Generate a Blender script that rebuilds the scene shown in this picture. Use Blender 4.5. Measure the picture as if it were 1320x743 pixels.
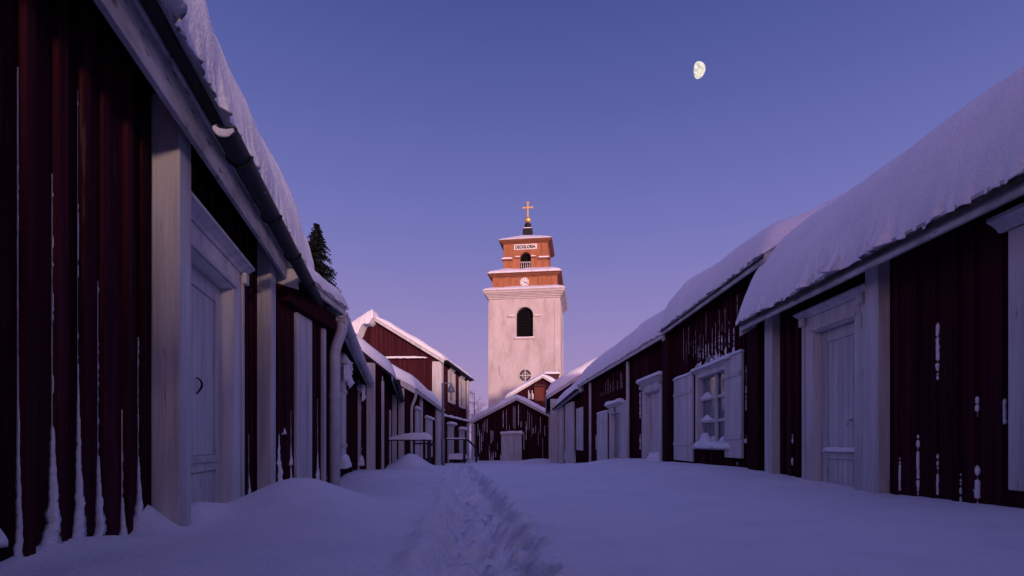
import bpy, bmesh, math, random
from mathutils import Vector, Matrix, noise
R = math.radians
random.seed(7)
scene = bpy.context.scene
for o_ in list(bpy.data.objects):
    bpy.data.objects.remove(o_)
COL = scene.collection
# ------------------------------------------------------------------ camera, sky, sun, exposure
F, CX, HY = 690.0, 660.0, 570.0            # focal length, principal column and horizon row on a 1320 wide picture
cam = bpy.data.cameras.new('camera'); cam_o = bpy.data.objects.new('camera', cam); COL.objects.link(cam_o)
cam.sensor_width = 36.0; cam.lens = 36.0 * F / 1320.0; cam.shift_y = (HY - 371.5) / 1320.0
cam.clip_start = 0.05; cam.clip_end = 8000.0
cam_o.location = (0, 0, 0); cam_o.rotation_euler = (R(90), 0, 0)
scene.camera = cam_o
def lin(r, g, b):
    f = lambda c: ((c / 255.0) / 12.92 if c / 255.0 <= 0.04045 else ((c / 255.0 + 0.055) / 1.055) ** 2.4)
    return (f(r), f(g), f(b), 1.0)
SUN_EL, SUN_ROT = R(3.0), R(158.0)          # the sun has just gone, behind and to the right of the camera
w = bpy.data.worlds.new('World'); scene.world = w; w.use_nodes = True
nt = w.node_tree; N = nt.nodes; Lk = nt.links
bg = N['Background']; bg.inputs['Strength'].default_value = 1.0
geo = N.new('ShaderNodeNewGeometry'); sep = N.new('ShaderNodeSeparateXYZ')
tc = N.new('ShaderNodeTexCoord'); Lk.new(tc.outputs['Generated'], sep.inputs[0])
def ramp(nt_, stops, interp='LINEAR'):
    n = nt_.nodes.new('ShaderNodeValToRGB'); e = n.color_ramp.elements; n.color_ramp.interpolation = interp
    while len(e) > 1: e.remove(e[-1])
    e[0].position, e[0].color = stops[0]
    for p, c in stops[1:]:
        q = e.new(p); q.color = c
    return n
# dusk dome away from the sun: violet belt over the horizon into deep blue overhead
r_anti = ramp(nt, [(0.0, lin(166, 134, 184)), (0.10, lin(158, 133, 187)), (0.22, lin(138, 125, 186)), (0.36, lin(112, 112, 181)),
                   (0.52, lin(87, 94, 163)), (0.64, lin(69, 78, 145)), (0.80, lin(84, 89, 166)), (1.0, lin(94, 97, 178))])
# towards the afterglow
r_glow = ramp(nt, [(0.0, (2.1, .74, .66, 1)), (0.12, (1.7, .72, .80, 1)), (0.3, (.85, .50, .86, 1)),
                   (0.55, (.27, .23, .52, 1)), (1.0, lin(94, 97, 178))])
Lk.new(sep.outputs['Z'], r_anti.inputs[0]); Lk.new(sep.outputs['Z'], r_glow.inputs[0])
dot = N.new('ShaderNodeVectorMath'); dot.operation = 'DOT_PRODUCT'
dot.inputs[1].default_value = (math.sin(SUN_ROT), math.cos(SUN_ROT), 0.0)
Lk.new(tc.outputs['Generated'], dot.inputs[0])
mr = N.new('ShaderNodeMapRange'); mr.interpolation_type = 'SMOOTHSTEP'
mr.inputs['From Min'].default_value = -0.15; mr.inputs['From Max'].default_value = 0.95
Lk.new(dot.outputs['Value'], mr.inputs['Value'])
mx = N.new('ShaderNodeMix'); mx.data_type = 'RGBA'
Lk.new(mr.outputs['Result'], mx.inputs['Factor']); Lk.new(r_anti.outputs[0], mx.inputs[6]); Lk.new(r_glow.outputs[0], mx.inputs[7])
sky = N.new('ShaderNodeTexSky'); sky.sky_type = 'NISHITA'; sky.sun_disc = False
sky.sun_elevation = SUN_EL; sky.sun_rotation = SUN_ROT
sk = N.new('ShaderNodeMix'); sk.data_type = 'RGBA'; sk.blend_type = 'ADD'; sk.inputs['Factor'].default_value = 0.012
Lk.new(mx.outputs[2], sk.inputs[6]); Lk.new(sky.outputs[0], sk.inputs[7])
Lk.new(sk.outputs[2], bg.inputs['Color'])
sd = bpy.data.lights.new('sun', 'SUN'); sun = bpy.data.objects.new('sun', sd); COL.objects.link(sun)
sd.energy = 2.7; sd.angle = R(5); sd.color = (1.0, 0.66, 0.55)
sv = Vector((math.sin(SUN_ROT) * math.cos(SUN_EL), math.cos(SUN_ROT) * math.cos(SUN_EL), math.sin(SUN_EL)))
sun.rotation_euler = sv.to_track_quat('Z', 'Y').to_euler(); sun.location = sv * 200
vs = scene.view_settings; scene.display_settings.display_device = 'sRGB'
vs.view_transform = 'Standard'; vs.look = 'None'; vs.gamma = 1.0; vs.use_curve_mapping = False
vs.exposure = 0.0
scene.render.resolution_x, scene.render.resolution_y = 1024, 576

# ------------------------------------------------------------------ materials
def nmat(name, cols, rough=0.7, scale=(8, 8, 8), detail=6, bump=0.25, bscale=None, bdist=0.01, metal=0.0, spec=0.3, wear=None, island=0.0):
    m = bpy.data.materials.new(name); m.use_nodes = True
    t = m.node_tree; b = t.nodes['Principled BSDF']
    c = t.nodes.new('ShaderNodeTexCoord')
    def nz(sc, det):
        mp = t.nodes.new('ShaderNodeMapping'); mp.inputs['Scale'].default_value = sc
        t.links.new(c.outputs['Object'], mp.inputs[0])
        n = t.nodes.new('ShaderNodeTexNoise'); n.inputs['Scale'].default_value = 1.0; n.inputs['Detail'].default_value = det
        n.inputs['Roughness'].default_value = 0.62
        t.links.new(mp.outputs[0], n.inputs['Vector']); return n
    n1 = nz(scale, detail)
    k = len(cols)
    r = ramp(t, [(0.3 + 0.4 * i / max(1, k - 1), tuple(cc) + (1,) if len(cc) == 3 else cc) for i, cc in enumerate(cols)])
    t.links.new(n1.outputs[0], r.inputs[0]); colr = r.outputs[0]
    if wear:                                  # flakes and scuffs where the coat has gone
        wn = nz(wear[1], 10); wr = ramp(t, [(wear[2], (0, 0, 0, 1)), (wear[2] + .06, (1, 1, 1, 1))]); t.links.new(wn.outputs[0], wr.inputs[0])
        wm_ = t.nodes.new('ShaderNodeMix'); wm_.data_type = 'RGBA'; t.links.new(wr.outputs[0], wm_.inputs['Factor']); t.links.new(colr, wm_.inputs[6]); wm_.inputs[7].default_value = tuple(wear[0]) + (1,); colr = wm_.outputs[2]
    if island:
        gi = t.nodes.new('ShaderNodeNewGeometry'); mp_ = t.nodes.new('ShaderNodeMapRange'); mp_.inputs['To Min'].default_value = 1 - island; mp_.inputs['To Max'].default_value = 1 + island
        t.links.new(gi.outputs['Random Per Island'], mp_.inputs['Value']); vm = t.nodes.new('ShaderNodeVectorMath'); vm.operation = 'SCALE'
        t.links.new(colr, vm.inputs[0]); t.links.new(mp_.outputs[0], vm.inputs['Scale']); colr = vm.outputs[0]
    t.links.new(colr, b.inputs['Base Color'])
    n2 = nz(bscale or tuple(v * 3 for v in scale), 8)
    bp = t.nodes.new('ShaderNodeBump'); bp.inputs['Strength'].default_value = bump; bp.inputs['Distance'].default_value = bdist
    t.links.new(n2.outputs[0], bp.inputs['Height']); t.links.new(bp.outputs[0], b.inputs['Normal'])
    b.inputs['Roughness'].default_value = rough; b.inputs['Metallic'].default_value = metal
    b.inputs['Specular IOR Level'].default_value = spec
    return m
M = {}
M['red'] = nmat('falu_red_boards', [(0.022, 0.0048, 0.0100), (0.040, 0.0082, 0.0155), (0.060, 0.0135, 0.0225)], 0.9, (22, 22, 0.9), 6, 0.8, (60, 60, 2.2), 0.014, spec=0.03, wear=((.085, .05, .045), (26, 26, 1.3), .64), island=.4)
M['red2'] = nmat('falu_red_boards_far', [(0.030, 0.006, 0.010), (0.052, 0.010, 0.016), (0.072, 0.016, 0.023)], 0.9, (14, 14, 0.7), 5, 0.5, (40, 40, 2), 0.012, spec=0.12, island=.3)
M['white'] = nmat('white_painted_wood', [(0.40, 0.38, 0.38), (0.56, 0.55, 0.55), (0.66, 0.65, 0.65)], 0.62, (9, 9, 0.8), 8, 0.6, (70, 70, 3.0), 0.008, spec=0.3, wear=((.30, .25, .23), (30, 30, 3.2), .635), island=.08)
M['grey'] = nmat('weathered_grey_paint', [(0.22, 0.21, 0.22), (0.42, 0.41, 0.42), (0.58, 0.57, 0.58)], 0.7, (4, 9, 9), 9, 0.7, (8, 60, 60), 0.008, wear=((.12, .10, .10), (7, 22, 22), .60))
M['snow'] = nmat('snow', [(0.80, 0.82, 0.86), (0.86, 0.87, 0.90), (0.90, 0.91, 0.93)], 0.9, (3, 3, 3), 8, 0.9, (42, 42, 42), 0.016, spec=0.1)
M['gsnow'] = nmat('ground_snow', [(0.80, 0.82, 0.86), (0.87, 0.88, 0.91), (0.90, 0.91, 0.93)], 0.85, (2, 2, 2), 8, 1.0, (34, 70, 60), 0.016, spec=0.2)
M['dark_metal'] = nmat('dark_gutter_metal', [(0.006, 0.007, 0.012), (0.014, 0.015, 0.024)], 0.55, (9, 9, 9), 5, 0.15, metal=0.0, spec=0.25)
M['pale_metal'] = nmat('pale_painted_metal', [(0.44, 0.44, 0.47), (0.60, 0.60, 0.62)], 0.45, (9, 9, 9), 6, 0.2, spec=0.5)
M['black'] = nmat('black_sheet_metal', [(0.008, 0.008, 0.01), (0.016, 0.016, 0.018)], 0.6, (6, 6, 6), 4, 0.2)
M['iron'] = nmat('dark_iron', [(0.010, 0.010, 0.012), (0.02, 0.02, 0.022)], 0.6, (20, 20, 20), 4, 0.3)
M['rail'] = nmat('dark_painted_rail', [(0.010, 0.014, 0.017), (0.020, 0.025, 0.028)], 0.7, (20, 20, 3), 4, 0.3)
M['pole'] = nmat('galvanised_pole', [(0.16, 0.17, 0.19), (0.24, 0.25, 0.27)], 0.5, (10, 10, 4), 5, 0.15, metal=0.2, spec=0.5)
M['roofboard'] = nmat('tarred_roof', [(0.02, 0.018, 0.017), (0.045, 0.04, 0.04)], 0.9, (12, 12, 12), 5, 0.4)
M['plaster'] = nmat('tower_plaster', [(0.43, 0.385, 0.365), (0.56, 0.51, 0.485), (0.64, 0.595, 0.57)], 0.9, (0.9, 0.9, 0.35), 10, 0.8, (7, 7, 5), 0.05, spec=0.1, wear=((.44, .38, .36), (1.6, 1.6, .5), .60))
M['cornice'] = nmat('tower_cornice_plaster', [(0.46, 0.41, 0.40), (0.60, 0.55, 0.53)], 0.85, (1.5, 1.5, 3), 7, 0.3, (9, 9, 9), 0.02, spec=0.1)
M['ochre'] = nmat('ochre_red_panelling', [(0.27, 0.108, 0.054), (0.37, 0.150, 0.074), (0.43, 0.18, 0.09)], 0.75, (2.4, 2.4, 0.6), 7, 0.4, (12, 12, 3), 0.02, spec=0.2)
M['ochre_dark'] = nmat('ochre_red_trim', [(0.20, 0.078, 0.044), (0.28, 0.11, 0.06)], 0.75, (3, 3, 1), 6, 0.3, (12, 12, 6), 0.02)
M['gold'] = nmat('gilding', [(0.80, 0.52, 0.16), (0.95, 0.70, 0.26)], 0.34, (8, 8, 8), 4, 0.1, metal=0.75)
M['sign'] = nmat('white_sign_paint', [(0.70, 0.68, 0.66), (0.80, 0.79, 0.78)], 0.6, (8, 8, 8), 4, 0.1)
M['blackpaint'] = nmat('black_lettering_paint', [(0.010, 0.010, 0.012), (0.018, 0.018, 0.02)], 0.6, (8, 8, 8), 3, 0.1)
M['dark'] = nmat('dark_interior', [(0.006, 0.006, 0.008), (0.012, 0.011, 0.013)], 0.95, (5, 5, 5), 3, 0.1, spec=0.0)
M['curtain'] = nmat('pale_curtain_cloth', [(0.26, 0.26, 0.29), (0.46, 0.46, 0.49)], 0.95, (40, 40, 1.5), 4, 0.6, (60, 60, 1), 0.02, spec=0.05)
M['hatch'] = nmat('red_hatch_boards', [(0.10, 0.024, 0.020), (0.15, 0.036, 0.028)], 0.85, (14, 14, 1), 5, 0.4)
M['brick'] = nmat('dark_sooty_brick', [(0.05, 0.022, 0.02), (0.10, 0.04, 0.035)], 0.9, (6, 6, 14), 5, 0.5)
M['needle'] = nmat('spruce_needles', [(0.006, 0.009, 0.009), (0.013, 0.018, 0.016)], 0.9, (3, 3, 3), 4, 0.0, spec=0.1)
M['bark'] = nmat('bark', [(0.03, 0.022, 0.018), (0.07, 0.055, 0.045)], 0.95, (12, 12, 3), 5, 0.5)
M['birch'] = nmat('frosted_birch_twigs', [(0.07, 0.055, 0.06), (0.15, 0.125, 0.13)], 0.9, (6, 6, 6), 4, 0.2)
M['plaque'] = nmat('blue_enamel', [(0.012, 0.03, 0.14), (0.02, 0.05, 0.2)], 0.35, (9, 9, 9), 3, 0.05)
def glass():
    m = bpy.data.materials.new('window_glass'); m.use_nodes = True; t = m.node_tree
    t.nodes.remove(t.nodes['Principled BSDF']); out = t.nodes['Material Output']
    tr = t.nodes.new('ShaderNodeBsdfTransparent'); tr.inputs[0].default_value = (0.85, 0.9, 0.92, 1)
    gl = t.nodes.new('ShaderNodeBsdfGlossy'); gl.inputs['Roughness'].default_value = 0.03
    lw = t.nodes.new('ShaderNodeLayerWeight'); lw.inputs['Blend'].default_value = 0.5
    p1 = t.nodes.new('ShaderNodeMath'); p1.operation = 'POWER'; p1.inputs[1].default_value = 4.0; t.links.new(lw.outputs['Facing'], p1.inputs[0])
    fr = t.nodes.new('ShaderNodeMath'); fr.operation = 'MULTIPLY_ADD'; fr.inputs[1].default_value = 0.8; fr.inputs[2].default_value = 0.05; t.links.new(p1.outputs[0], fr.inputs[0])
    nz = t.nodes.new('ShaderNodeTexNoise'); nz.inputs['Scale'].default_value = 5
    bp = t.nodes.new('ShaderNodeBump'); bp.inputs['Strength'].default_value = 0.08; bp.inputs['Distance'].default_value = 0.02
    t.links.new(nz.outputs[0], bp.inputs['Height']); t.links.new(bp.outputs[0], gl.inputs['Normal'])
    mx_ = t.nodes.new('ShaderNodeMixShader')
    t.links.new(fr.outputs[0], mx_.inputs[0]); t.links.new(tr.outputs[0], mx_.inputs[1]); t.links.new(gl.outputs[0], mx_.inputs[2])
    t.links.new(mx_.outputs[0], out.inputs[0]); return m
M['glass'] = glass()
def moonmat():
    m = bpy.data.materials.new('moon_surface'); m.use_nodes = True; t = m.node_tree
    t.nodes.remove(t.nodes['Principled BSDF']); out = t.nodes['Material Output']
    c = t.nodes.new('ShaderNodeTexCoord'); n = t.nodes.new('ShaderNodeTexNoise')
    n.inputs['Scale'].default_value = 0.055; n.inputs['Detail'].default_value = 3
    t.links.new(c.outputs['Object'], n.inputs['Vector'])
    r = ramp(t, [(0.34, (0.64, 0.52, 0.40, 1)), (0.50, (0.88, 0.81, 0.70, 1)), (0.62, (0.98, 0.96, 0.92, 1))])
    e = t.nodes.new('ShaderNodeEmission'); e.inputs[1].default_value = 1.0
    t.links.new(n.outputs[0], r.inputs[0]); t.links.new(r.outputs[0], e.inputs[0]); t.links.new(e.outputs[0], out.inputs[0]); return m
M['moon'] = moonmat()

# ------------------------------------------------------------------ helpers
def tag(o, label=None, cat=None, group=None, kind=None):
    if label: o['label'] = label
    if cat: o['category'] = cat
    if group: o['group'] = group
    if kind: o['kind'] = kind
    return o
def empty(name, loc, rz=0.0):
    o = bpy.data.objects.new(name, None); COL.objects.link(o); o.location = loc; o.rotation_euler = (0, 0, rz)
    o.empty_display_size = 0.3; return o
class MB:
    def __init__(s): s.v = []; s.f = []
    def hexa(s, p):                          # 4 bottom corners in order, then 4 top corners
        n = len(s.v); s.v += [tuple(q) for q in p]
        for f in ((0, 3, 2, 1), (4, 5, 6, 7), (0, 1, 5, 4), (1, 2, 6, 5), (2, 3, 7, 6), (3, 0, 4, 7)):
            s.f.append(tuple(n + i for i in f))
    def box(s, x0, x1, y0, y1, z0, z1):
        s.hexa([(x0, y0, z0), (x1, y0, z0), (x1, y1, z0), (x0, y1, z0), (x0, y0, z1), (x1, y0, z1), (x1, y1, z1), (x0, y1, z1)])
    def tube(s, pts, r, n=10, caps=True):
        pts = [Vector(p) for p in pts]; rs = r if isinstance(r, (list, tuple)) else [r] * len(pts)
        rings = []; up = None
        for i, p in enumerate(pts):
            d = (pts[min(i + 1, len(pts) - 1)] - pts[max(i - 1, 0)]).normalized()
            if up is None:
                a = Vector((0, 0, 1)) if abs(d.z) < 0.9 else Vector((1, 0, 0)); up = d.cross(a).normalized()
            up = (up - d * up.dot(d)).normalized(); b = d.cross(up)
            k = len(s.v)
            for j in range(n):
                t = 2 * math.pi * j / n
                s.v.append(tuple(p + (up * math.cos(t) + b * math.sin(t)) * rs[i]))
            rings.append(k)
        for a, b in zip(rings, rings[1:]):
            for j in range(n): s.f.append((a + j, a + (j + 1) % n, b + (j + 1) % n, b + j))
        if caps:
            s.f.append(tuple(rings[0] + j for j in range(n))[::-1]); s.f.append(tuple(rings[-1] + j for j in range(n)))
    def prism(s, poly, axis_pts):            # poly of 3D points swept along a vector
        n = len(poly); k = len(s.v); d = Vector(axis_pts)
        s.v += [tuple(p) for p in poly] + [tuple(Vector(p) + d) for p in poly]
        s.f.append(tuple(range(k, k + n))[::-1]); s.f.append(tuple(range(k + n, k + 2 * n)))
        for i in range(n): s.f.append((k + i, k + (i + 1) % n, k + n + (i + 1) % n, k + n + i))
    def lathe(s, prof, c=(0, 0, 0), n=20):
        k0 = len(s.v); c = Vector(c)
        for r, z in prof:
            for j in range(n):
                t = 2 * math.pi * j / n; s.v.append((c.x + r * math.cos(t), c.y + r * math.sin(t), c.z + z))
        for i in range(len(prof) - 1):
            for j in range(n):
                a = k0 + i * n; s.f.append((a + j, a + (j + 1) % n, a + n + (j + 1) % n, a + n + j))
    def build(s, name, m, parent=None, smooth=False, bevel=0.0, loc=None):
        me = bpy.data.meshes.new(name); me.from_pydata(s.v, [], s.f); me.materials.append(m)
        bm = bmesh.new(); bm.from_mesh(me); bmesh.ops.recalc_face_normals(bm, faces=bm.faces); bm.to_mesh(me); bm.free()
        if smooth:
            for p in me.polygons: p.use_smooth = True
        o = bpy.data.objects.new(name, me); COL.objects.link(o)
        if parent: o.parent = parent
        if loc is not None: o.location = loc
        if bevel:
            b = o.modifiers.new('bevel', 'BEVEL'); b.width = bevel; b.segments = 2; b.limit_method = 'ANGLE'
        return o
def nv(x, y=0.0, z=0.0): return noise.noise(Vector((x, y, z)))
def fb(x, y=0.0, z=0.0, o=4):
    a = 0.0; s = 1.0; t = 0.0
    for i in range(o): a += s * noise.noise(Vector((x + 17 * i, y - 9 * i, z + 5 * i))); t += s; s *= 0.5; x *= 2.03; y *= 2.03; z *= 2.03
    return a / t
def ecoords(a, b, r, step):                  # samples from a to b, crowded at both ends where the snow rounds off
    L = abs(b - a); r = min(r, L * 0.45); out = []
    for i in range(8): out.append(r * (1 - math.cos(math.pi / 2 * i / 8)))
    n = max(2, int((L - 2 * r) / step))
    for i in range(n + 1): out.append(r + (L - 2 * r) * i / n)
    out += [L - q for q in out[:8]][::-1]
    sg = 1 if b > a else -1
    return [a + sg * q for q in out], r
def rnd(e, r): return math.sqrt(max(0.0, 1 - (1 - min(1.0, e / r)) ** 2)) if r > 0 else 1.0
def snow_sheet(name, m, parent, fn, us, ru, vs_, rv, T, seed=0.0, amp=0.12, rag=0.03, fq=1.0, tfun=None, notch=0.0):
    """fn(u, v) -> point under the snow; snow of thickness T heaped on it with rounded, ragged edges"""
    mb = MB(); nu, nvv = len(us), len(vs_); u0, u1, v0, v1 = us[0], us[-1], vs_[0], vs_[-1]
    top = []
    for i, u in enumerate(us):
        for j, v in enumerate(vs_):
            eu = min(abs(u - u0), abs(u1 - u)); ev = min(abs(v - v0), abs(v1 - v))
            t = T * rnd(eu, ru) * rnd(ev, rv)
            t0 = t; t *= 1 + amp * 1.5 * fb(u * 0.8 * fq + seed, v * 0.8 * fq, seed + t0 * .8 * fq, 2)
            t += T * rnd(eu, ru) * min(1, ev / (rv * .12)) * amp * (0.30 * fb(u * 3.1 * fq, v * 3.1 * fq + seed, 3.3 + t0 * 3.1 * fq, 2) + .16 * nv(u * 9 * fq, v * 9 * fq + seed, t0 * 9 * fq))
            if tfun: t *= tfun(u, v)
            p = Vector(fn(u, v))
            g = (1.0 - rnd(ev, rv)); hh = rnd(ev, rv)
            gu = 1.0 - min(1.0, eu / max(ru, 1e-6))
            q = rag * (fb(u * 6 * fq + seed, seed, 1.1) + 0.6 * nv(u * 17 * fq, seed) + 0.5 * nv(u * 41 * fq, seed))
            if notch and abs(v - v0) < abs(v - v1): q += notch * max(0.0, 1.5 * nv(u * 5 + seed, 2.2) + 1.1 * nv(u * 14, seed) + 0.8 * nv(u * 31, seed) - .05) * (0.4 + 0.9 * max(0.0, nv(u * .8 + seed * 3, 9.0) + .35))
            qz = rag * 0.8 * nv(u * 9 * fq + seed, 7.7)
            sv_ = 1 if v == v0 or abs(v - v0) < abs(v - v1) else -1
            sl = amp * T * (0.55 * fb(u * 2.2 * fq, t * 2.2 * fq, seed + 2.0, 2) + .25 * nv(u * 7 * fq, t * 7 * fq, seed)) * (1 - hh ** 3) * min(1.0, hh * 3)
            p2 = Vector(fn(u, v - sv_ * ((q * g ** 7 + sl) * (1 if v0 < v1 else -1))))
            qu = rag * fb(v * 6 * fq, seed + 4.0, 2.0) * gu
            mb.v.append((p2.x + qu, p2.y, p.z + t + qz * g ** 8)); top.append(t)
    for i in range(nu - 1):
        for j in range(nvv - 1):
            a = i * nvv + j; mb.f.append((a, a + 1, a + nvv + 1, a + nvv))
    k = len(mb.v)
    for i, u in enumerate(us):
        for j, v in enumerate(vs_):
            x, y, z = mb.v[i * nvv + j]; p = Vector(fn(u, v))
            edge = i in (0, nu - 1) or j in (0, nvv - 1)
            mb.v.append((x, y, z - 0.012) if edge else (x, y, min(z - 0.012, p.z + 0.004)))
    for i in range(nu - 1):
        for j in range(nvv - 1):
            a = k + i * nvv + j; mb.f.append((a, a + nvv, a + nvv + 1, a + 1))
    rim = [i * nvv for i in range(nu)] + [(nu - 1) * nvv + j for j in range(1, nvv)] + [i * nvv + nvv - 1 for i in range(nu - 2, -1, -1)] + [j for j in range(nvv - 2, 0, -1)]
    for a, b in zip(rim, rim[1:] + rim[:1]): mb.f.append((a, b, k + b, k + a))
    return mb.build(name, m, parent, smooth=True)
def streak(mb, P, u, z0, z1, w_, o=0.0, seed=0.0, taper=True, d=0.03):
    """lumpy ribbon of wind-packed snow stuck against a board; P(u,o,z) gives the local point"""
    n = max(5, int((z1 - z0) / 0.022)); rings = []
    for i in range(n + 1):
        t = i / n; z = z0 + (z1 - z0) * t
        k = min(1.0, (1 - t) * 3.0) if taper else min(1.0, min(t, 1 - t) * 8 + 0.25)
        k = k * (0.75 + 0.35 * (1 - t)) if taper else k
        wl = max(0.0015, w_ * k * (0.75 + 0.9 * nv(z * 14, seed) + 0.5 * nv(z * 41, seed + 3)))
        wr = max(0.0015, w_ * k * (0.75 + 0.7 * nv(z * 13, seed + 9) + 0.5 * nv(z * 37, seed + 5)))
        dd = o + max(0.006, d * k * (0.7 + 0.8 * nv(z * 20, seed + 2)))
        a = len(mb.v)
        mb.v += [tuple(P(u - wl, o - 0.002, z)), tuple(P(u - wl * 0.55, dd * 0.85 + o * 0.15, z)), tuple(P(u + wr * 0.4, dd, z)), tuple(P(u + wr, o - 0.002, z))]
        rings.append(a)
    for a, b in zip(rings, rings[1:]):
        for j in range(3): mb.f.append((a + j, a + j + 1, b + j + 1, b + j))
    mb.f.append((rings[0], rings[0] + 1, rings[0] + 2, rings[0] + 3)); mb.f.append((rings[-1] + 3, rings[-1] + 2, rings[-1] + 1, rings[-1]))

def corner_streak(mb, P, ub, hb, pr, z0, z1, w_, seed=0.0, taper=True, o=0.006):
    """snow packed into the corner between a board and the near side of a batten (batten centre ub, half width hb, standing proud by pr)"""
    n = max(6, int((z1 - z0) / 0.010)); rings = []; ue = ub - hb; m = 6
    dmax = pr * min(1.0, 0.05 + w_ / 0.026)
    for i in range(n + 1):
        t = i / n; z = z0 + (z1 - z0) * t
        if taper: k = 0.04 + 0.96 * max(0.0, 1 - t * 2.7) ** 1.1; k *= 1 + 0.9 * max(0, 1 - t * 8)
        else: k = max(0.05, min(1.0, t * 30, (1 - t) * 16))
        gap = (taper and t > 0.33 and nv(z * 13, seed + 11) + 0.6 * nv(z * 47, seed) > -0.1 - 0.3 * (t - .33)) or (not taper and nv(z * 24, seed) + .7 * nv(z * 66, seed + 2) > (.12 if w_ < .01 else .34))
        a = len(mb.v)
        def nn(ph, f=1.0): return 0.30 * nv(z * 8 * f, seed + ph) + 0.30 * nv(z * 29 * f, seed + ph * 1.7) + 0.25 * nv(z * 70 * f, seed + ph * 2.3)
        wl = max(0.0012, w_ * k * (1 + 1.3 * nn(1.0))) if not gap else 0.0006
        for j in range(m):                    # from the ragged foot on the board round to the edge of the batten
            q = j / (m - 1); ang = q * math.pi / 2
            dd = dmax * min(1.0, 0.12 + 0.95 * k) * (1 + 0.9 * nn(3.0 + j * 2.1)) if not gap else 0.0006
            dd = max(0.0006, min(pr * 1.12, dd))
            uu = -wl * (math.cos(ang) ** 0.8) * (1 + (0.5 * nn(20.0 + j * 3.3) if 0 < j < m - 1 else 0)); oo = dd * math.sin(ang)
            mb.v.append(tuple(P(ue + uu + (0.003 if j == m - 1 else 0), o - 0.004 + (0.004 if j else 0) + oo, z)))
        rings.append(a)
    for a, b in zip(rings, rings[1:]):
        for j in range(m - 1): mb.f.append((a + j, a + j + 1, b + j + 1, b + j))
        mb.f.append((a + m - 1, a, b, b + m - 1))
    mb.f.append(tuple(rings[0] + j for j in range(m))); mb.f.append(tuple(rings[-1] + j for j in range(m))[::-1])

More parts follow.
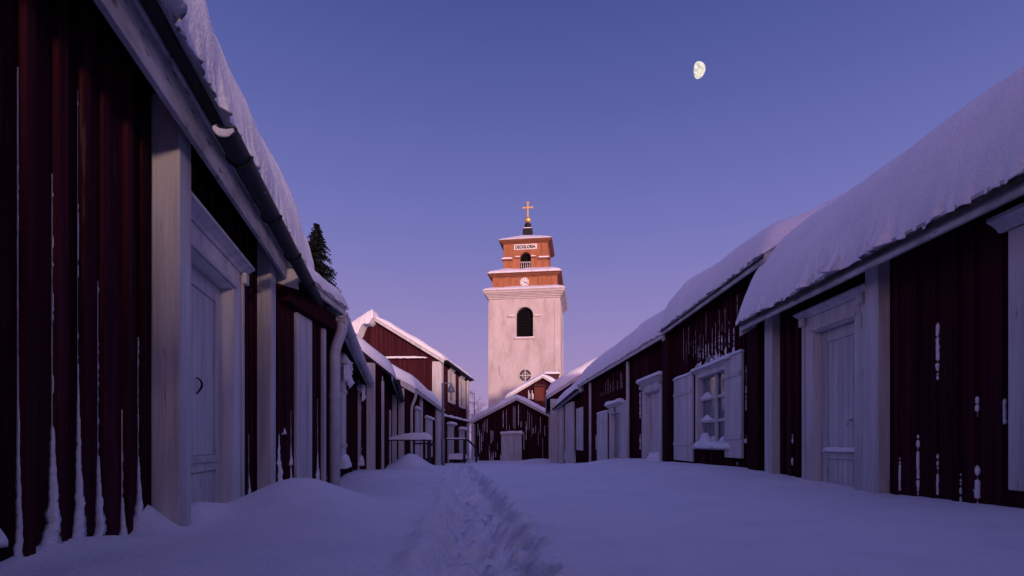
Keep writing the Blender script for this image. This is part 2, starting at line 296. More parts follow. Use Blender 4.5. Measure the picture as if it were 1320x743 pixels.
# ------------------------------------------------------------------ a log cottage seen from the lane
class House:
    """local x runs along the lane front from the near corner A to the far corner B, o is measured out from the front towards the lane"""
    def __init__(s, name, label, A, B, side, base, ez, over=0.2, fh=0.12, tanp=0.6, half=2.2, group=None, endn=0.12, endf=0.12, cat='house', wallm='red'):
        s.A = Vector(A); s.d = (Vector(B) - s.A); s.L = s.d.length; s.d.normalize(); s.side = side; s.base = base
        s.ez0, s.ez1 = ez if isinstance(ez, tuple) else (ez, ez)
        s.over, s.fh, s.tanp, s.half, s.endn, s.endf, s.wm = over, fh, tanp, half, endn, endf, wallm
        s.root = empty(name, (s.A.x, s.A.y, base), math.atan2(s.d.y, s.d.x)); tag(s.root, label, cat, group)
        s.cnt = 0; s.bats = []
    def P(s, u, o, z): return Vector((u, s.side * o, z - s.base))
    def ez(s, u): return s.ez0 + (s.ez1 - s.ez0) * u / s.L
    def roofz(s, u, o):                      # top of the roof deck
        e = s.ez(u) + s.fh; ridge = -s.half
        return e + (s.over - max(o, 2 * ridge - o)) * s.tanp
    def u_at(s, px, o=0.0):
        k = (px - CX) / F; dx, dy = s.d.x, s.d.y
        return (k * (s.A.y + s.side * dx * o) - s.A.x + s.side * dy * o) / (dx - k * dy)
    def Y(s, u, o=0.0): return s.A.y + s.d.y * u + s.side * s.d.x * o
    def z_at(s, py, u, o=0.0): return (HY - py) / F * s.Y(u, o)
    def box(s, mb, u0, u1, o0, o1, z0, z1):
        mb.hexa([s.P(u0, o0, z0), s.P(u1, o0, z0), s.P(u1, o1, z0), s.P(u0, o1, z0), s.P(u0, o0, z1), s.P(u1, o0, z1), s.P(u1, o1, z1), s.P(u0, o1, z1)])
    def wall(s, openings=(), bw=(0.13, 0.2), bat=0.045, proud=0.024, gapk=0.0, seed=1, near_open=()):
        rnd_ = random.Random(seed); mb = MB(); h2 = 2 * s.half
        openings = [(a - .03, b + .03, c - .03, d + .04) for a, b, c, d in openings]
        def strip(u0, u1, o0, o1, zt):
            cuts = [(a, b) for (a0, a1, a, b) in openings if a0 < (u0 + u1) / 2 < a1]
            z = s.base
            for a, b in sorted(cuts):
                if a > z + 0.02: s.box(mb, u0, u1, o0, o1, z, a)
                z = max(z, b)
            if zt > z + 0.02: s.box(mb, u0, u1, o0, o1, z, zt)
        edges = sorted(set([0.0, s.L] + [q for op in openings for q in op[:2] if 0 < q < s.L]))
        u = 0.0
        while u < s.L - 0.01:
            nxt = min(u + rnd_.uniform(*bw), s.L)
            for e in edges:
                if u + 0.03 < e < nxt: nxt = e; break
            if s.L - nxt < 0.05: nxt = s.L
            zt = s.roofz((u + nxt) / 2, 0) - 0.05
            j = rnd_.uniform(0, 0.007)
            strip(u, nxt, -0.035, j, zt)
            if nxt < s.L - 0.02:
                b = bat * rnd_.uniform(0.85, 1.15); pr_ = proud * rnd_.uniform(0.85, 1.2); strip(nxt - b / 2, nxt + b / 2, j + 0.001, pr_, zt - 0.004); s.bats.append((nxt, b / 2, pr_))
            u = nxt
        for end, u_ in ((0, 0.0), (1, s.L)):     # gable walls, vertical boards up to the roof slope
            sg = -1 if end == 0 else 1
            o = -0.002
            while o > -h2 + 0.01:
                nx = max(o - rnd_.uniform(*bw), -h2)
                j = rnd_.uniform(0.001, 0.007)
                for (oa, ob, t0, t1) in ((o, nx, -0.03, j), (nx + bat / 2, nx - bat / 2, j + 0.001, proud)):
                    if ob < -h2 + 0.005 and t1 == proud: continue
                    za, zb = s.roofz(u_, oa) - 0.05, s.roofz(u_, ob) - 0.05
                    ua, ub = u_ + sg * t0, u_ + sg * t1
                    if oa > -s.half > ob:       # split under the ridge
                        for (q0, q1) in ((oa, -s.half), (-s.half, ob)):
                            z0, z1 = s.roofz(u_, q0) - 0.05, s.roofz(u_, q1) - 0.05
                            mb.hexa([s.P(ua, q0, s.base), s.P(ub, q0, s.base), s.P(ub, q1, s.base), s.P(ua, q1, s.base),
                                     s.P(ua, q0, z0), s.P(ub, q0, z0), s.P(ub, q1, z1), s.P(ua, q1, z1)])
                    else:
                        mb.hexa([s.P(ua, oa, s.base), s.P(ub, oa, s.base), s.P(ub, ob, s.base), s.P(ua, ob, s.base),
                                 s.P(ua, oa, za), s.P(ub, oa, za), s.P(ub, ob, zb), s.P(ua, ob, zb)])
                o = nx
        s.box(mb, 0.0, s.L, -h2 - 0.03, -h2, s.base, s.roofz(0, -h2) - 0.06)
        return mb.build('wall', M[s.wm], s.root)
    def roof(s, snowT=0.45, seed=0.0, rv=0.3, ru=0.3, rag=0.035, amp=0.12, fascia='white', snow_over=0.06, barge='white', step=0.09, un=None, uf=None, ffar=None, tfun=None, snow_un=None, snow_uf=None, deck=0.0, notch=0.0):
        a = -s.endn if un is None else un; b = s.L + s.endf if uf is None else uf
        th = 0.05; mb = MB(); ov = s.over
        for (oa, ob) in ((ov + deck, -s.half), (-s.half, -2 * s.half - ov)):
            mb.hexa([s.P(a, oa, s.roofz(a, oa) - th), s.P(b, oa, s.roofz(b, oa) - th), s.P(b, ob, s.roofz(b, ob) - th), s.P(a, ob, s.roofz(a, ob) - th),
                     s.P(a, oa, s.roofz(a, oa)), s.P(b, oa, s.roofz(b, oa)), s.P(b, ob, s.roofz(b, ob)), s.P(a, ob, s.roofz(a, ob))])
        rf = mb.build('roof', M['roofboard'], s.root)
        fm = MB()
        def fz(u): return s.ez(u)
        fm.hexa([s.P(a, ov + 0.002, fz(a)), s.P(b, ov + 0.002, fz(b)), s.P(b, ov + 0.03, fz(b)), s.P(a, ov + 0.03, fz(a)),
                 s.P(a, ov + 0.002, fz(a) + s.fh - 0.004), s.P(b, ov + 0.002, fz(b) + s.fh - 0.004), s.P(b, ov + 0.03, fz(b) + s.fh - 0.004), s.P(a, ov + 0.03, fz(a) + s.fh - 0.004)])
        # thin drip board above
        fm.hexa([s.P(a, ov + 0.032, fz(a) + s.fh * 0.62), s.P(b, ov + 0.032, fz(b) + s.fh * 0.62), s.P(b, ov + 0.05, fz(b) + s.fh * 0.62), s.P(a, ov + 0.05, fz(a) + s.fh * 0.62),
                 s.P(a, ov + 0.032, fz(a) + s.fh - 0.006), s.P(b, ov + 0.032, fz(b) + s.fh - 0.006), s.P(b, ov + 0.05, fz(b) + s.fh - 0.006), s.P(a, ov + 0.05, fz(a) + s.fh - 0.006)])
        fm.build('fascia_board', M[fascia], s.root, bevel=0.004)
        if barge:
            for (u0, u1) in ((a - 0.03, a - 0.003), (b + 0.003, b + 0.03)):
                bm_ = MB(); uu = u0 if u0 < 0 else u1
                for (oa, ob) in ((ov + 0.03, -s.half), (-s.half, -2 * s.half - ov - 0.03)):
                    bm_.hexa([s.P(u0, oa, s.roofz(uu, oa) - 0.17), s.P(u1, oa, s.roofz(uu, oa) - 0.17), s.P(u1, ob, s.roofz(uu, ob) - 0.17), s.P(u0, ob, s.roofz(uu, ob) - 0.17),
                              s.P(u0, oa, s.roofz(uu, oa) - 0.004), s.P(u1, oa, s.roofz(uu, oa) - 0.004), s.P(u1, ob, s.roofz(uu, ob) - 0.004), s.P(u0, ob, s.roofz(uu, ob) - 0.004)])
                bm_.build('bargeboard', M[barge], s.root, bevel=0.004)
        if snowT:
            sa = a - 0.05 if snow_un is None else snow_un; sb = b + 0.05 if snow_uf is None else snow_uf
            us, ru2 = ecoords(sa, sb, ru, step)
            vv, rv2 = ecoords(ov + snow_over, -2 * s.half - ov - snow_over, rv, 0.12)
            def fn(u, v):
                o = v
                return s.P(u, o, s.roofz(u, o) + 0.006)
            def rz(u, v):
                # soften the ridge
                k = abs(v + s.half); e = (1 - 0.32 * math.exp(-(k / 0.45) ** 2)) if True else 1
                return e * (tfun(u, v) if tfun else 1)
            snow_sheet('roof_snow', M['snow'], s.root, fn, us, ru2, vv, rv2, snowT, seed, amp, rag, tfun=rz, notch=notch)
        return rf
    def cbox(s, u0, u1, d, zt=None, m='white', name='corner_box', z0=None, o0=0.0):
        mb = MB(); zt = s.roofz((u0 + u1) / 2, d) - 0.06 if zt is None else zt
        s.box(mb, u0, u1, o0 + 0.002, d, s.base if z0 is None else z0, zt)
        return mb.build(name, M[m], s.root, bevel=0.006)
    def cornice(s, u0, u1, z0, z1, o, parent, name='cornice', m='white'):
        mb = MB(); prof = [(0.03, z0), (o * 0.45, z0), (o * 0.55, z0 + (z1 - z0) * 0.25), (o * 0.9, z0 + (z1 - z0) * 0.62), (o, z0 + (z1 - z0) * 0.66), (o, z1 - 0.004), (0.03, z1 + 0.012)]
        q0 = [s.P(u0, a, z) for a, z in prof]; d = s.P(u1, 0, 0) - s.P(u0, 0, 0)
        mb.prism(q0, d); return mb.build(name, M[m], parent, bevel=0.003)
    def lump(s, u0, u1, o0, o1, z, h, parent, name='snow_cap', r=None, seed=None, rag=0.012, amp=0.3):
        s.cnt += 1; sd_ = seed if seed is not None else s.cnt * 1.7 + s.A.y
        us, ru = ecoords(u0, u1, r or min(0.06, (u1 - u0) * 0.4), 0.03 if s.A.y < 14 else 0.08); vv, rv = ecoords(o1, o0, min(h, abs(o1 - o0) * 0.45), 0.03)
        return snow_sheet(name, M['snow'], parent, lambda u, v: s.P(u, v, z), us, ru, vv, rv, h, sd_, amp, rag, fq=2.0)
    def door(s, u0, u1, zt, fw=0.13, head=0.17, corn=0.07, co=0.12, rec=0.05, ledge=None, handle=None, panel=True, snowcap=0.0, front=0.05, mid=None, label=None, iron='iron'):
        """u0,u1: opening; zt: its top"""
        z0 = s.base
        lf = MB(); uu = [u0 + 0.004, u1 - 0.004]
        n = max(3, int((u1 - u0) / 0.11)); zm = mid if mid is not None else z0 + 0.45
        s.box(lf, u0 + 0.004, u1 - 0.004, -rec - 0.04, -rec, z0, zt)
        if panel:                                # frame-and-panel relief
            st = 0.085
            s.box(lf, u0 + 0.006, u0 + st, -rec + 0.001, -rec + 0.014, z0, zt - 0.003)
            s.box(lf, u1 - st, u1 - 0.006, -rec + 0.001, -rec + 0.014, z0, zt - 0.003)
            s.box(lf, u0 + st + 0.001, u1 - st - 0.001, -rec + 0.001, -rec + 0.013, zt - 0.11, zt - 0.004)
            s.box(lf, u0 + st + 0.001, u1 - st - 0.001, -rec + 0.001, -rec + 0.020, zm - 0.02, zm + 0.075)
            s.box(lf, u0 + st + 0.001, u1 - st - 0.001, -rec + 0.021, -rec + 0.034, zm + 0.035, zm + 0.06)
            k = 6; wd = (u1 - u0 - 2 * st - 0.02) / k
            for i in range(k):
                a = u0 + st + 0.01 + i * wd
                s.box(lf, a + 0.004, a + wd - 0.004, -rec + 0.001, -rec + 0.007, z0, zm - 0.025)
                s.box(lf, a + 0.002, a + wd - 0.002, -rec + 0.001, -rec + 0.005, zm + 0.08, zt - 0.115)
        df = lf.build('door', M['white'], s.root, bevel=0.003)
        if label: df['label'] = label
        fr = MB()
        s.box(fr, u0 - fw, u0, -rec - 0.03, front, z0, zt + head); s.box(fr, u1, u1 + fw, -rec - 0.03, front, z0, zt + head)
        s.box(fr, u0 + 0.001, u1 - 0.001, -rec - 0.03, front - 0.002, zt + 0.002, zt + head)
        # raised outer fillet
        s.box(fr, u0 - fw - 0.001, u0 - fw + 0.035, front + 0.001, front + 0.016, z0, zt + head - 0.01)
        s.box(fr, u1 + fw - 0.035, u1 + fw + 0.001, front + 0.001, front + 0.016, z0, zt + head - 0.01)
        s.box(fr, u0 - 0.03, u1 + 0.03, front + 0.001, front + 0.018, zt + 0.012, zt + 0.045)
        fr.build('frame', M['white'], df, bevel=0.004)
        if corn:
            s.cornice(u0 - fw - 0.06, u1 + fw + 0.06, zt + head + 0.002, zt + head + corn, co, df)
            for q in (u0 - fw, u1 + fw - 0.07):
                bk = MB(); s.box(bk, q, q + 0.07, front + 0.018, co * 0.8, zt + head - 0.075, zt + head); bk.build('bracket', M['white'], df, bevel=0.004)
        if snowcap: s.lump(u0 - fw - 0.08, u1 + fw + 0.08, 0.0, co + 0.02, zt + head + corn, snowcap, df)
        if ledge: s.lump(u0 + 0.08, u1 - 0.08, -rec, -rec + 0.06, zm + 0.06, ledge, df, 'ledge_snow')
        if handle:
            hu, hz = handle; h = MB()
            pts = [s.P(hu, -rec + 0.006 + 0.030 * math.sin(math.pi * (i / 12) ** .8), hz + 0.05 - 0.10 * i / 12) for i in range(13)]
            h.tube(pts, [0.004 + .003 * math.sin(math.pi * i / 12) for i in range(13)], 8); h.build('handle', M[iron], df, smooth=True)
        return df
    def shutter(s, u0, u1, z0, z1, win, o=0.03, cap=True, diamond=False):
        mb = MB(); s.box(mb, u0, u1, o, o + 0.028, z0, z1)
        n = 3; wd = (u1 - u0) / n
        for i in range(n): s.box(mb, u0 + i * wd + 0.002, u0 + (i + 1) * wd - 0.002, o + 0.029, o + 0.034, z0 + 0.002, z1 - 0.002)
        for zz in (z0 + (z1 - z0) * 0.2, z1 - (z1 - z0) * 0.2):
            s.box(mb, u0 + 0.006, u1 - 0.006, o + 0.035, o + 0.048, zz - 0.03, zz + 0.03)
        if diamond:
            um, zm_, hh, ww = (u0 + u1) / 2, (z0 + z1) / 2, (z1 - z0) * 0.28, (u1 - u0) * 0.42
            mb.prism([s.P(um, o + 0.035, zm_ - hh), s.P(um + ww, o + 0.035, zm_), s.P(um, o + 0.035, zm_ + hh), s.P(um - ww, o + 0.035, zm_)], s.P(0, 0.012, 0) - s.P(0, 0, 0))
        sh = mb.build('shutter', M['white'], win, bevel=0.003)
        if cap: s.lump(u0 - 0.005, u1 + 0.005, o - 0.02, o + 0.05, z1 - 0.003, 0.035, win, 'shutter_snow', rag=0.006)
        return sh
    def window(s, u0, u1, z0, z1, cols=2, rows=3, fw=0.085, corn=0.06, co=0.1, snowcap=0.05, rec=0.04, left=None, right=None, sill_snow=0.0, pane_snow=True, jag=False, cut=True, deep=0.35, diamond=False, cap=True):
        """u0,u1,z0,z1: glazed opening"""
        fr = MB(); fo = 0.04
        s.box(fr, u0 - fw, u0, -rec - 0.06, fo, z0 - fw, z1 + fw); s.box(fr, u1, u1 + fw, -rec - 0.06, fo, z0 - fw, z1 + fw)
        s.box(fr, u0 + 0.001, u1 - 0.001, -rec - 0.06, fo - 0.002, z1, z1 + fw); s.box(fr, u0 + 0.001, u1 - 0.001, -rec - 0.06, fo - 0.002, z0 - fw, z0)
        s.box(fr, u0 - fw - 0.03, u1 + fw + 0.03, fo + 0.001, fo + 0.045, z0 - fw - 0.01, z0 - fw + 0.03)
        wi = fr.build('window', M['white'], s.root, bevel=0.003)
        mu = MB()
        for i in range(1, cols):
            a = u0 + (u1 - u0) * i / cols; s.box(mu, a - 0.03, a + 0.03, -rec - 0.015, -rec + 0.02, z0 + 0.001, z1 - 0.001)
        for j in range(1, rows):
            b = z0 + (z1 - z0) * j / rows
            for i in range(cols):
                a0 = u0 + (u1 - u0) * i / cols + (0.032 if i else 0.002); a1 = u0 + (u1 - u0) * (i + 1) / cols - (0.032 if i < cols - 1 else 0.002)
                s.box(mu, a0, a1, -rec - 0.012, -rec + 0.014, b - 0.017, b + 0.017)
        for i in range(cols):                       # casement stiles
            a0 = u0 + (u1 - u0) * i / cols; a1 = u0 + (u1 - u0) * (i + 1) / cols
        mu.build('glazing_bar', M['white'], wi, bevel=0.002)
        pn = MB(); s.box(pn, u0 - 0.02, u1 + 0.02, -rec - 0.024, -rec - 0.018, z0 - 0.02, z1 + 0.02); pn.build('pane', M['glass'], wi)
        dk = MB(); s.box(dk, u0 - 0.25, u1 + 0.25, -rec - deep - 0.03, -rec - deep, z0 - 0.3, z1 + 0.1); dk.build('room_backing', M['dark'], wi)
        cu = MB()
        for (a, b) in ((u0 - .02, u0 + (u1 - u0) * 0.485), (u1 - (u1 - u0) * 0.485, u1 + .02)):
            n = 14; ring = []
            for i in range(n + 1):
                t = i / n; uu = a + (b - a) * t; oo = -rec - 0.04 + 0.012 * math.sin(t * 26)
                k = len(mb_v(cu)); cu.v += [tuple(s.P(uu, oo, z0 - 0.05)), tuple(s.P(uu, oo, z1 + 0.03))]
                if i: cu.f.append((k - 2, k, k + 1, k - 1))
        cu.build('curtain', M['curtain'], wi, smooth=True)
        if corn: s.cornice(u0 - fw - 0.04, u1 + fw + 0.04, z1 + fw + 0.002, z1 + fw + corn, co, wi)
        if snowcap:
            s.lump(u0 - fw - 0.06, u1 + fw + 0.06, 0.0, co + 0.015, z1 + fw + corn - 0.002, snowcap, wi)
            if jag:
                jm = MB(); u = u0 - fw - 0.03; k = 0
                while u < u1 + fw + 0.03:
                    streak(jm, s.P, u, z1 + fw + corn, z1 + fw + corn + random.uniform(0.09, 0.2), 0.04, 0.005, k * 3.1, True, 0.05); u += 0.09; k += 1
                jm.build('wind_snow', M['snow'], wi, smooth=True)
        if pane_snow:                                # wedges of snow on the bars and sill
            for j in range(rows):
                b = z0 + (z1 - z0) * j / rows + (0.017 if j else 0.0)
                for i in range(cols):
                    a0 = u0 + (u1 - u0) * i / cols + (0.03 if i else 0.004); a1 = u0 + (u1 - u0) * (i + 1) / cols - (0.03 if i < cols - 1 else 0.004)
                    hgt = random.uniform(0.04, 0.10) if j else random.uniform(0.1, 0.2)
                    wm = MB(); n = 9; flip = random.random() < 0.65; rows_ = []
                    for q in range(n):
                        t = q / (n - 1); tt = 1 - t if flip else t
                        h = hgt * (0.12 + 0.9 * math.exp(-((tt - 0.28) / 0.3) ** 2)) * (1 + 0.35 * nv(q * 1.3, j * 7 + i * 3))
                        a = a0 + (a1 - a0) * t; k = len(wm.v)
                        wm.v += [tuple(s.P(a, -rec - 0.017, b)), tuple(s.P(a, -rec + 0.022, b)), tuple(s.P(a, -rec + 0.016, b + h * 0.5)), tuple(s.P(a, -rec - 0.017, b + h))]
                        if q:
                            for c in range(4): wm.f.append((k - 4 + c, k - 4 + (c + 1) % 4, k + (c + 1) % 4, k + c))
                    wm.f.append((0, 1, 2, 3)); k = len(wm.v) - 4; wm.f.append((k + 3, k + 2, k + 1, k))
                    wm.build('pane_snow', M['snow'], wi, smooth=False)
        if sill_snow:
            sm = MB(); n = 26; 
            us, ru = ecoords(u0 - fw - 0.03, u1 + fw * 0.4, 0.1, 0.03); vv, rv = ecoords(0.11, -rec, 0.05, 0.02)
            snow_sheet('sill_snow', M['snow'], wi, lambda u, v: s.P(u, v, z0 - fw + 0.02), us, ru, vv, rv, sill_snow, u0 * 3, 0.3, 0.012, fq=2, tfun=lambda u, v: .55 + .75 * math.exp(-((u - (u0 + (u1 - u0) * .72)) / .12) ** 2))
        if left: s.shutter(left[0], left[1], left[2], left[3], wi, diamond=diamond, cap=cap)
        if right: s.shutter(right[0], right[1], right[2], right[3], wi, diamond=diamond, cap=cap)
        return wi
    def gutter(s, pts0, pts1, r=0.06, m='dark_metal', brackets=0.8):
        """half-round channel between two local points"""
        p0, p1 = Vector(pts0), Vector(pts1); mb = MB(); n = 10; ax = (p1 - p0).normalized(); out = Vector((0, s.side, 0)); up = Vector((0, 0, 1))
        L = (p1 - p0).length; ns = max(2, int(L / 0.5)); rings = []
        for i in range(ns + 1):
            c = p0 + (p1 - p0) * i / ns; k = len(mb.v)
            for rr in (r, r - 0.008):
                seq = range(n + 1) if rr == r else range(n, -1, -1)
                for j in seq:
                    t = math.pi + math.pi * j / n; mb.v.append(tuple(c + out * math.cos(t) * rr + up * (math.sin(t) * rr)))
            rings.append(k)
        m_ = 2 * (n + 1)
        for a, b in zip(rings, rings[1:]):
            for j in range(m_): mb.f.append((a + j, a + (j + 1) % m_, b + (j + 1) % m_, b + j))
        for a in (rings[0], rings[-1]): mb.f.append(tuple(a + j for j in range(n + 1)))
        g = mb.build('gutter', M[m], s.root)
        d = 0.25
        while d < L:
            c = p0 + ax * d; bk = MB()
            bk.tube([c + out * math.cos(math.pi + math.pi * j / 8) * (r + 0.006) + up * math.sin(math.pi + math.pi * j / 8) * (r + 0.006) for j in range(9)], 0.006, 6)
            d += brackets; bk.build('bracket', M[m], g)
        return g
    def pipe(s, pts, r, m='pale_metal'):
        mb = MB(); P_ = [Vector(p) for p in pts]; sm = []
        for i in range(len(P_) - 1):                 # rounded elbows
            sm.append(P_[i])
        q = [P_[0]]
        for i in range(1, len(P_) - 1):
            a = (P_[i - 1] - P_[i]); b = (P_[i + 1] - P_[i]); la = min(0.09, a.length * 0.4); lb = min(0.09, b.length * 0.4)
            A_ = P_[i] + a.normalized() * la; B_ = P_[i] + b.normalized() * lb
            for t in (0, 0.25, 0.5, 0.75, 1): q.append(A_ * (1 - t) ** 2 + P_[i] * 2 * t * (1 - t) + B_ * t * t)
        q.append(P_[-1]); mb.tube(q, r, 14)
        d = mb.build('downpipe', M[m], s.root, smooth=True)
        for p in d.data.polygons:
            if len(p.vertices) > 4: p.use_smooth = False
        a, b = P_[-2], P_[-1]
        for t in (0.28, 0.86):
            c = MB(); z = a.lerp(b, t); c.tube([z + Vector((0, 0, 0.025)), z - Vector((0, 0, 0.025))], r + 0.006, 14)
            c.build('clamp', M[m], d)
        return d
    def streaks(s, lst, o=0.008, name='wind_snow', taper=True):
        mb = MB()
        for i, (u, z0, z1, w_) in enumerate(lst):
            near = min(s.bats, key=lambda b: abs(b[0] - b[1] - u)) if s.bats else None
            if near and abs(near[0] - near[1] - u) < 0.11: corner_streak(mb, s.P, near[0], near[1], near[2], z0, z1, w_ * (1.2 if taper else .8), i * 2.3 + s.A.y, taper)
            else: streak(mb, s.P, u, z0, z1, w_, o, i * 2.3 + s.A.y, taper)
        ob = mb.build(name, M['snow'], s.root, smooth=True); ob['kind'] = 'stuff'; return ob
def mb_v(m): return m.v

# ------------------------------------------------------------------ snow covered ground
def interp(tab, y):
    if y <= tab[0][0]: return tab[0][1]
    for (a, b), (c, d) in zip(tab, tab[1:]):
        if y <= c:
            t = (y - a) / (c - a); t = t * t * (3 - 2 * t) * 0.5 + t * 0.5; return b + (d - b) * t
    return tab[-1][1]
ZL = [(0, -.36), (1.6, -.37), (2.7, -.455), (4.6, -.46), (5.9, -.585), (8.5, -.53), (11, -.57), (16, -.76), (25, -1.03), (33, -1.2), (60, -1.4)]
ZC = [(0, -.45), (3, -.46), (6, -.475), (9, -.54), (12, -.63), (18, -.80), (25, -1.0), (33, -1.2), (60, -1.4)]
ZR = [(0, -.38), (3.1, -.39), (4.6, -.41), (6.3, -.35), (8.6, -.335), (12, -.43), (15, -.57), (18, -.70), (21, -.87), (26, -1.05), (33, -1.2), (60, -1.4)]
def left_x(y): return -1.138 - .217 * y if y < 4.5 else (-2.0 if y < 5.8 else (-2.0 - .196 * (y - 5.8) if y < 11 else (-3.0 if y < 25 else -3.3)))
MOUND = [(-1.38, 3.5, .21, .40, .50), (-1.05, 2.9, .05, .5, .6), (-1.66, 2.40, .15, .10, .13), (-1.70, 2.85, .10, .12, .22), (-1.93, 4.85, .14, .14, .25), (-1.52, 1.85, .05, .09, .5), (-2.45, 13.0, .36, .42, .8), (-3.0, 15.0, .2, .5, .8), (1.5, 27.5, .22, 1.3, 1.2), (2.4, 12.3, .07, .8, 1.5), (2.1, 6.9, .05, .8, .8), (-2.0, 9.0, .05, .6, 1.5), (0.9, 31, .1, 1, 1)]
TRAIL = [(0.0, -.06), (1.8, -.08), (2.6, -.145), (3.9, -.255), (5.9, -.46), (8.5, -.78), (14, -1.28), (20, -1.85), (24, -2.15), (28, -2.3)]
steps = []
yy = 0.4; sd_ = 1
while yy < 24:
    steps.append((interp(TRAIL, yy) + sd_ * 0.105 + random.uniform(-.05, .05), yy + random.uniform(-.06, .06), random.uniform(.065, .095), random.uniform(.09, .14), random.uniform(.055, .10)))
    sd_ = -sd_; yy += 0.23
def ground(x, y):
    zc = interp(ZC, y); xl, xr = left_x(min(max(y, 0.5), 25)), 3.0 if y < 10 else max(1.9, 3.0 - .05 * (y - 10))
    if x < 0:
        t = min(1.0, max(0.0, x / xl)); t = t * t * (3 - 2 * t); z = zc + (interp(ZL, y) - zc) * t
    else:
        t = min(1.0, max(0.0, x / xr)); t = t * t * (3 - 2 * t); z = zc + (interp(ZR, y) - zc) * t
    for (mx_, my, h, sx, sy) in MOUND:
        q = ((x - mx_) / sx) ** 2 + ((y - my) / sy) ** 2
        if q < 9: z += h * math.exp(-q)
    z += 0.022 * fb(x * .9, y * .5, 2.0, 3) + 0.008 * fb(x * 4, y * 3, 5.0, 2) + 0.003 * nv(x * 7, y * 16, 4.0)
    # the trodden track
    if y < 27:
        c = interp(TRAIL, y); hw = .185 + .03 * nv(y * 2.1, 3.3) + .004 * y; d = (x - c)
        e = abs(d) + 0.10 * fb(x * 6, y * 6, 7.0, 4)
        if e < hw + .22:
            k = 1 - min(1.0, max(0.0, (e - hw * .55) / (hw * .6))); k = k * k * (3 - 2 * k)
            fade = 1.0 if y < 20 else max(0.0, 1 - (y - 20) / 7)
            z -= fade * k * (.095 + .06 * fb(x * 4.0, y * 3.2, 1.0, 2))
            rough = .8 * math.sqrt(fb(x * 6.5, y * 5.5, 4.0, 3) ** 2 + .008) + .26 * fb(x * 20, y * 20, 2.0, 3); z += fade * (0.12 + .88 * k) * 0.235 * (rough - .15) * (1 if e < hw + .06 else max(0, 1 - (e - hw - .06) / .16))
            for (sx_, sy_, dep, rx, ry) in steps:
                if abs(y - sy_) < .4 and abs(x - sx_) < .3:
                    q = ((x - sx_) / rx) ** 2 + ((y - sy_) / ry) ** 2
                    z -= fade * dep * math.exp(-q ** 1.6) - fade * .03 * math.exp(-((math.sqrt(q) - 1.55) / .35) ** 2)
            rim = math.exp(-((e - hw - .06) / .07) ** 2); z += fade * .022 * rim * (1 + 1.5 * fb(x * 11, y * 11, 9.0, 3))
    return z
def make_ground():
    ys = [-14, -10, -7, -5, -3.5, -2.4, -1.6, -1, -.5, -.1]; y = .3
    while y < 30: ys.append(y); y += max(.022, .0105 * y)
    while y < 75: ys.append(y); y += .05 * y
    while y < 900: ys.append(y); y += .3 * y
    xs = []
    x = -3.0
    while x < -2.2: xs.append(x); x += .05
    while x < .55: xs.append(x); x += .019
    while x < 3.3: xs.append(x); x += .055
    x = -3.05
    lo = []; st = .06
    while x > -600: lo.append(x); st *= 1.16; x -= st
    hi = []; x = 3.35; st = .07
    while x < 600: hi.append(x); st *= 1.16; x += st
    xs = lo[::-1] + xs + hi; mb = MB(); nx = len(xs)
    for y in ys:
        for x in xs: mb.v.append((x, y, ground(x, y)))
    for j in range(len(ys) - 1):
        for i in range(nx - 1):
            a = j * nx + i; mb.f.append((a, a + 1, a + nx + 1, a + nx))
    me = bpy.data.meshes.new('snow_ground'); me.from_pydata(mb.v, [], mb.f); me.materials.append(M['gsnow'])
    for p in me.polygons: p.use_smooth = True
    o = bpy.data.objects.new('snow_ground', me); COL.objects.link(o); o['kind'] = 'structure'
make_ground()

G = 'red church cottages along the snowy lane'
